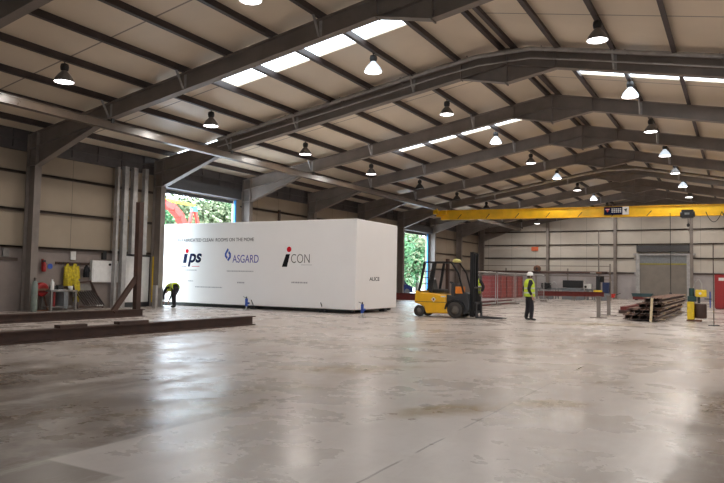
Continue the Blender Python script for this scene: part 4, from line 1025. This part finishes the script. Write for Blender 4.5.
jacket(17.98, .30, 1.25, .2, M['hivis_yellow'], 'long yellow hi-vis trousers hanging below the jackets')
jacket(18.42, 1.3, 1.82, .22, M['cloth_dark'], 'dark cap or cloth hanging at the right end of the coat rail')
t = thing('distribution_board', 'pale wall cabinet with two dark knobs right of the coat rail', 'cabinet', (WX, 19.38, 1.56))
b = MB(); b.box(0, .16, -.68, .68, -.46, .46); b.build('box', M['white'], t, bevel=.015)
b = MB(); b.box(.16, .175, -.62, .62, -.42, .16); b.build('door', M['white'], t)
for y_ in (.2, .42):
    b = MB(); b.tube((.16, y_, .3), (.2, y_, .3), .055, 12); b.build('knob', M['black'], t)
b = MB(); b.box(0, .12, -.09, .09, -.18, .18); o = b.build('junction_box', M['black']); o.location = (WX, 19.35, 2.25); tag(o, 'small dark box on the wall above the pale cabinet', 'box')
t = thing('bar_rack', 'sloping rack holding a row of dark bars under the pale cabinet', 'rack', (WX + .1, 18.36, 0))
b = MB(); b.bar((.1, -.62, 1.05), (.1, .28, 1.15), .06, .06); b.bar((.45, -.6, .12), (.45, .62, .12), .06, .08)
for y_ in (-.6, .3): b.bar((.08, y_, 1.1), (.5, y_ + (.3 if y_ > 0 else 0), .05), .05, .06)
b.bar((.05, .28, 1.15), (.12, .55, .3), .05, .05); b.build('frame', M['rust'], t)
b = MB(); b.box(.02, .06, -.55, .3, .5, 1.02); b.build('back_plate', M['grey_box'], t)
for q in range(9):
    y_ = 17.84 + q * .115; t = thing('steel_bar', 'dark steel bar leaning on the sloping rack, %s from the left' % o9[q], 'bar', (WX + .1, y_, 0), 0, 'bars on the sloping rack')
    b = MB(); b.bar((.14, 0, .76), (.60, .17, .17), .035, .05); b.build('rod', M['steel_bar'], t)
    b = MB(); b.bar((.60, .17, .17), (.625, .18, .137), .045, .06); b.build('tip', M['paper'] if q in (5, 6, 7) else M['grey_box'], t)
t = thing('gas_cylinder', 'grey-green gas cylinder standing at the near column', 'gas cylinder', (-22.9, 15.66, 0))
b = MB(); b.lathe([(.0, 0), (.11, .0), (.115, .04), (.115, 1.0), (.09, 1.1), (.04, 1.16)], n=16); b.build('cylinder', M['green_cyl'], t)
b = MB(); b.tube((0, 0, 1.16), (0, 0, 1.28), .03, 8); b.tube((-.05, 0, 1.24), (.06, 0, 1.24), .018, 6); b.build('valve', M['hub'], t)
t = thing('hose_reel', 'red hose reel on a low stand left of the bench', 'hose reel', (-23.3, 16.22, 0))
b = MB(); b.lathe([(.13, -.09), (.24, -.09), (.27, -.05), (.27, .05), (.24, .09), (.13, .09)], (0, 0, .82), 22, Matrix.Rotation(PI / 2, 3, 'Y')); b.build('hose_coil', M['red_door'], t)
b = MB(); b.tube((.1, 0, .82), (-.2, 0, .82), .14, 16); b.build('drum', M['red'], t)
b = MB()
for s in (-1, 1): b.bar((.0, s * .3, 0), (0, s * .05, .8), .04, .04)
b.box(-.15, .15, -.34, .34, 0, .04); b.box(.14, .2, -.34, .4, .78, .86); b.build('stand', M['rust_light'], t)
t = thing('workbench', 'grey steel workbench below the coat rail', 'bench', (-23.15, 16.86, 0))
b = MB(); b.box(-.35, .3, -.55, .62, .74, .80); b.build('top', M['grey_box'], t)
for x_ in (-.3, .25):
    for y_ in (-.5, .57):
        b = MB(); b.box(x_ - .04, x_ + .04, y_ - .04, y_ + .04, 0, .74); b.build('leg', M['grey_box'], t)
b = MB(); b.box(-.3, .25, .06, .24, .1, .74); b.build('drawer_stack', M['grey_machine'], t)
b = MB(); b.box(-.3, .25, -.5, .57, .14, .17); b.build('lower_shelf', M['grey_box'], t)
b = MB(); b.lathe([(.0, 0), (.07, .0), (.075, .02), (.075, .3), (.03, .36), (.03, .42)], n=14); o = b.build('bottle', M['white']); o.location = (-23.0, 16.45, .80); tag(o, 'white bottle standing at the left end of the bench', 'bottle')
for q, (x_, y_, r_) in enumerate(((-23.0, 16.72, .1), (-23.05, 16.98, -.2))):
    b = MB(); b.box(-.15, .15, -.11, .11, 0, .012); o = b.build('paper_sheet', M['paper']); o.location = (x_, y_, .80); o.rotation_euler = (0, 0, r_); tag(o, ['sheet of white paper on the bench, beside the bottle', 'sheet of white paper on the bench, beside the tub'][q], 'paper')
b = MB(); b.lathe([(.0, 0), (.08, 0), (.09, .16), (.08, .16), (.07, .02), (.0, .02)], n=14); o = b.build('tub', M['white']); o.location = (-22.98, 17.25, .80); tag(o, 'white tub on the right end of the bench', 'tub')
for q, (y_, w_) in enumerate(((16.75, .2), (17.05, .24))):
    b = MB(); b.prism([(-.1, 0), (.1, 0), (.08, .16), (-.06, .2)], -w_ / 2, w_ / 2, 'y'); o = b.build('tool_case', M['black'], bevel=.02); o.location = (-23.38, y_, .80); tag(o, 'black tool case at the back of the bench, %s one' % ('left', 'right')[q], 'case')
b = MB(); b.tube((0, 0, 0), (0, 0, .55), .05, 10); b.box(-.04, .04, -.04, .04, .55, .62); o = b.build('red_bottle', M['red']); o.location = (-23.0, 16.55, .17); tag(o, 'narrow red bottle on the lower shelf of the bench', 'bottle')
# tall metal posts beside the doorway
for q, (y_, w_, x_, h_, m_) in enumerate(((19.72, .12, -23.45, 6.1, 'galv'), (20.02, .22, -23.3, 6.15, 'galv'), (20.42, .24, -23.2, 6.15, 'galv'), (21.08, .2, -23.25, 6.2, 'galv'))):
    b = MB(); b.box(-.1, .1, -w_ / 2, w_ / 2, 2.35 if q in (2, 3) else 0, h_); b.box(-.12, .12, -w_ / 2 - .02, w_ / 2 + .02, 4.0, 4.08); b.box(-.12, .12, -w_ / 2 - .02, w_ / 2 + .02, 2.45, 2.53)
    o = b.build('wall_duct', M['galv'] if m_ == 'galv' else M['rail_steel']); o.location = (x_, y_, 0)
    tag(o, 'tall metal duct on the left wall by the white double door, %s from the left' % o9[q], 'duct', 'tall ducts by the doorway')
for q, (x_, y_, h_) in enumerate(((-22.75, 21.75, .85), (-22.2, 20.9, 1.0))):
    b = MB(); b.box(-.1, .1, -.06, .06, 0, h_); b.box(-.14, .14, -.1, .1, 0, .03); o = b.build('door_bollard', M['galv']); o.location = (x_, y_, 0)
    tag(o, ['short grey bollard beside the bent worker', 'short grey bollard in front of the white double door'][q], 'bollard')
b = MB(); b.bar((-24.6, 23.38, 2.1), (-23.95, 22.9, .45), .07, .1); o = b.build('red_prop', M['red_bright']); tag(o, 'pinkish red bar leaning against the container side above the bent worker', 'bar')

# ------------------------------------------------------------------ outside the doors
t = thing('loader_crane', 'bright red loader crane arm with yellow boom seen above the container outside', 'crane', (-31., 31.4, 0))
b = MB(); b.box(-1.2, 1.2, -1.6, 2.6, 0, 1.1); b.box(-.3, .3, -.2, .4, 1.1, 3.4); b.build('base', M['red'], t)
b = MB(); pts = [(0, .15, 3.3), (0, .0, 4.5), (0, -.42, 5.22), (0, -1.05, 5.68), (0, -1.8, 5.88), (0, -3.4, 5.95)]
for a_, b_ in zip(pts[:-1], pts[1:]): b.bar(a_, b_, .4, .5, (1, 0, 0))
for p_ in pts[1:-1]: b.tube((-.2, p_[1], p_[2]), (.2, p_[1], p_[2]), .25, 16)
b.build('arm', M['red_bright'], t)
b = MB(); b.bar((0, -2.0, 6.12), (0, .85, 6.02), .22, .14); b.build('boom', M['yellow'], t)
b = MB(); b.bar((0, .1, 3.4), (0, .75, 5.75), .16, .16, (1, 0, 0)); b.bar((0, 1.75, 3.4), (0, .95, 5.75), .16, .16, (1, 0, 0)); b.bar((0, .1, 3.4), (0, 1.75, 3.4), .2, .2); b.bar((0, 1.7, 3.4), (0, 1.7, 1.1), .2, .2, (1, 0, 0)); b.build('support_frame', M['red_bright'], t)
b = MB(); b.prism([(.62, 5.6), (1.08, 5.6), (.95, 5.95), (.75, 5.95)], -.15, .15, 'x'); b.build('teal_head', M['teal'], t)

leaf_mats = []
for nm, a_, b_ in (('leaf_green', (.03, .08, .03), (.16, .25, .10)), ('leaf_olive', (.06, .09, .04), (.28, .30, .17)), ('leaf_bright', (.025, .10, .04), (.16, .30, .13))):
    tt = NT(nm); c_ = tt.mix(tt.ramp(tt.noise(2.5, 4), .35, .65), a_, b_); leaf_mats.append(tt.done(c_, .7, spec=.2))
bark = mat('bark', (.10, .08, .06), .9)
crown_me = []
for k_ in range(3):
    b = MB(); rnd = random.Random(k_)
    blobs = [(rnd.uniform(-1.6, 1.6), rnd.uniform(-1.6, 1.6), rnd.uniform(1.0, 7.4), rnd.uniform(.9, 1.7)) for q in range(17)]
    for q in range(4200):
        bx, by, bz, r_ = rnd.choice(blobs); d = Vector((rnd.gauss(0, 1), rnd.gauss(0, 1), rnd.gauss(0, 1))).normalized()
        p = Vector((bx, by, bz)) + d * r_ * rnd.uniform(.7, 1.05); s_ = rnd.uniform(.10, .22)
        u = (d.orthogonal().normalized() * rnd.uniform(.6, 1) + d * rnd.uniform(-.6, .6)).normalized(); v = d.cross(u).normalized()
        b.add([p - u * s_, p - v * s_ * .6, p + u * s_, p + v * s_ * .6], [(0, 1, 2, 3)])
    o = b.build('crown', leaf_mats[k_], fix=False); crown_me.append(o.data); bpy.data.objects.remove(o)
b = MB(); b.tube((0, 0, 0), (.2, .1, 4.5), .22, 8, .12); b.tube((.1, 0, 2.5), (-1, .5, 5), .1, 6, .05); b.tube((.15, 0, 3), (1, -.6, 5.4), .1, 6, .05)
o = b.build('trunk', bark); trunk_me = o.data; bpy.data.objects.remove(o)
trees = [(-40, 32.0, 0, 'pale leafy tree behind the red loader crane'), (-40.5, 36.5, 2, 'leafy tree just right of the red frame outside the first doorway'), (-40, 41, 1, 'olive leafy tree at the right of the first doorway opening'), (-39.5, 45.5, 0, 'leafy tree outside between the doorways'),
         (-33, 63.6, 2, 'bright green tree filling the left of the second doorway'), (-33.5, 67.5, 1, 'yellowish tree in the middle of the second doorway'), (-33, 71.5, 2, 'bright green tree at the right of the second doorway'), (-40.5, 27.5, 1, 'olive tree behind the left end of the crane boom'),
         (-46, 34.5, 1, 'olive tree in the back row outside the first doorway'), (-46, 40, 2, 'green tree in the back row right of the red frame'), (-40, 74, 0, 'dark tree in the back row outside the second doorway'), (-40, 69, 2, 'green tree in the back row of the second doorway')]
for q, (x_, y_, k_, lab) in enumerate(trees):
    t = thing('tree', lab + ('' if 'tree' in lab else ' tree'), 'tree', (x_, y_, 0), q * 1.7, 'trees outside the doors')
    sc_ = 1.1 + .12 * ((q * 5) % 4); t.scale = (sc_, sc_, sc_ * .78)
    for nm, me in (('crown', crown_me[k_]), ('trunk', trunk_me)):
        o = bpy.data.objects.new(nm, me); COL.objects.link(o); o.parent = t
b = MB(); b.prism([(-62, -.1), (-49, 0), (-55, 9.6), (-64, 11.4)], -30, 120, 'y'); o = b.build('hill', M['bank']); struct(o, 'green overgrown bank behind the trees', 'bank')
# small things just outside the second doorway
t = thing('parked_car', 'dark parked car half seen outside the second doorway', 'car', (-26.8, 52.2, 0), 1.2)
b = MB(); b.prism([(-2, .3), (-2, .85), (-1.2, .95), (-.6, 1.42), (.9, 1.42), (1.5, .95), (2.05, .8), (2.05, .3)], -.85, .85, 'y'); b.build('body', M['navy'], t, bevel=.06)
b = MB(); b.prism([(-1.02, .98), (-.55, 1.36), (.85, 1.36), (1.3, .98)], -.86, .86, 'y'); b.build('window', M['glass_dark'], t)
for x_ in (-1.25, 1.3):
    for s in (-1, 1):
        b = MB(); b.tube((x_, s * .7, .31), (x_, s * .9, .31), .31, 16); b.build('wheel', M['rubber'], t)

# ------------------------------------------------------------------ daylight and camera
W = bpy.data.worlds.new('overcast_sky'); SC.world = W; W.use_nodes = True
bg = W.node_tree.nodes['Background']; bg.inputs[0].default_value = (.70, .85, 1., 1); bg.inputs[1].default_value = 14.0

# daylight enters through the three tall doorways
def portal(loc, sx, sy, rot):
    d = bpy.data.lights.new('daylight_opening', 'AREA'); d.shape = 'RECTANGLE'; d.size = sx; d.size_y = sy; d.cycles.is_portal = True
    o = bpy.data.objects.new('daylight_opening', d); COL.objects.link(o); o.location = loc; o.rotation_euler = rot
for Dr in (D1, D2): portal((WL - .15, (Dr[0] + Dr[1]) / 2, Dr[2] / 2), Dr[2], Dr[1] - Dr[0], (0, -PI / 2, 0))
portal((3.25, YA - .1, 2.8), 5.5, 5.6, (-PI / 2, 0, 0) if False else (PI / 2, 0, PI))
cam = bpy.data.cameras.new('camera'); co = bpy.data.objects.new('camera', cam); COL.objects.link(co)
FPX, YAW, PITCH, ROLL = 666.17, .5166, .0549, .0184
cam.sensor_width = 36; cam.lens = FPX * 36 / 724; cam.clip_end = 400
co.location = (0, 0, 1.48)
co.rotation_mode = 'QUATERNION'
R = Matrix.Rotation(YAW, 3, 'Z') @ Matrix.Rotation(PI / 2 + PITCH, 3, 'X') @ Matrix.Rotation(ROLL, 3, 'Z')
co.rotation_quaternion = R.to_quaternion()
SC.camera = co
SC.view_settings.view_transform = 'Standard'; SC.view_settings.look = 'None'; SC.view_settings.gamma = 1
SC.view_settings.use_curve_mapping = False
SC.view_settings.exposure = 0.0
SC.cycles.use_denoising = True
SC.cycles.max_bounces = 8; SC.cycles.diffuse_bounces = 5
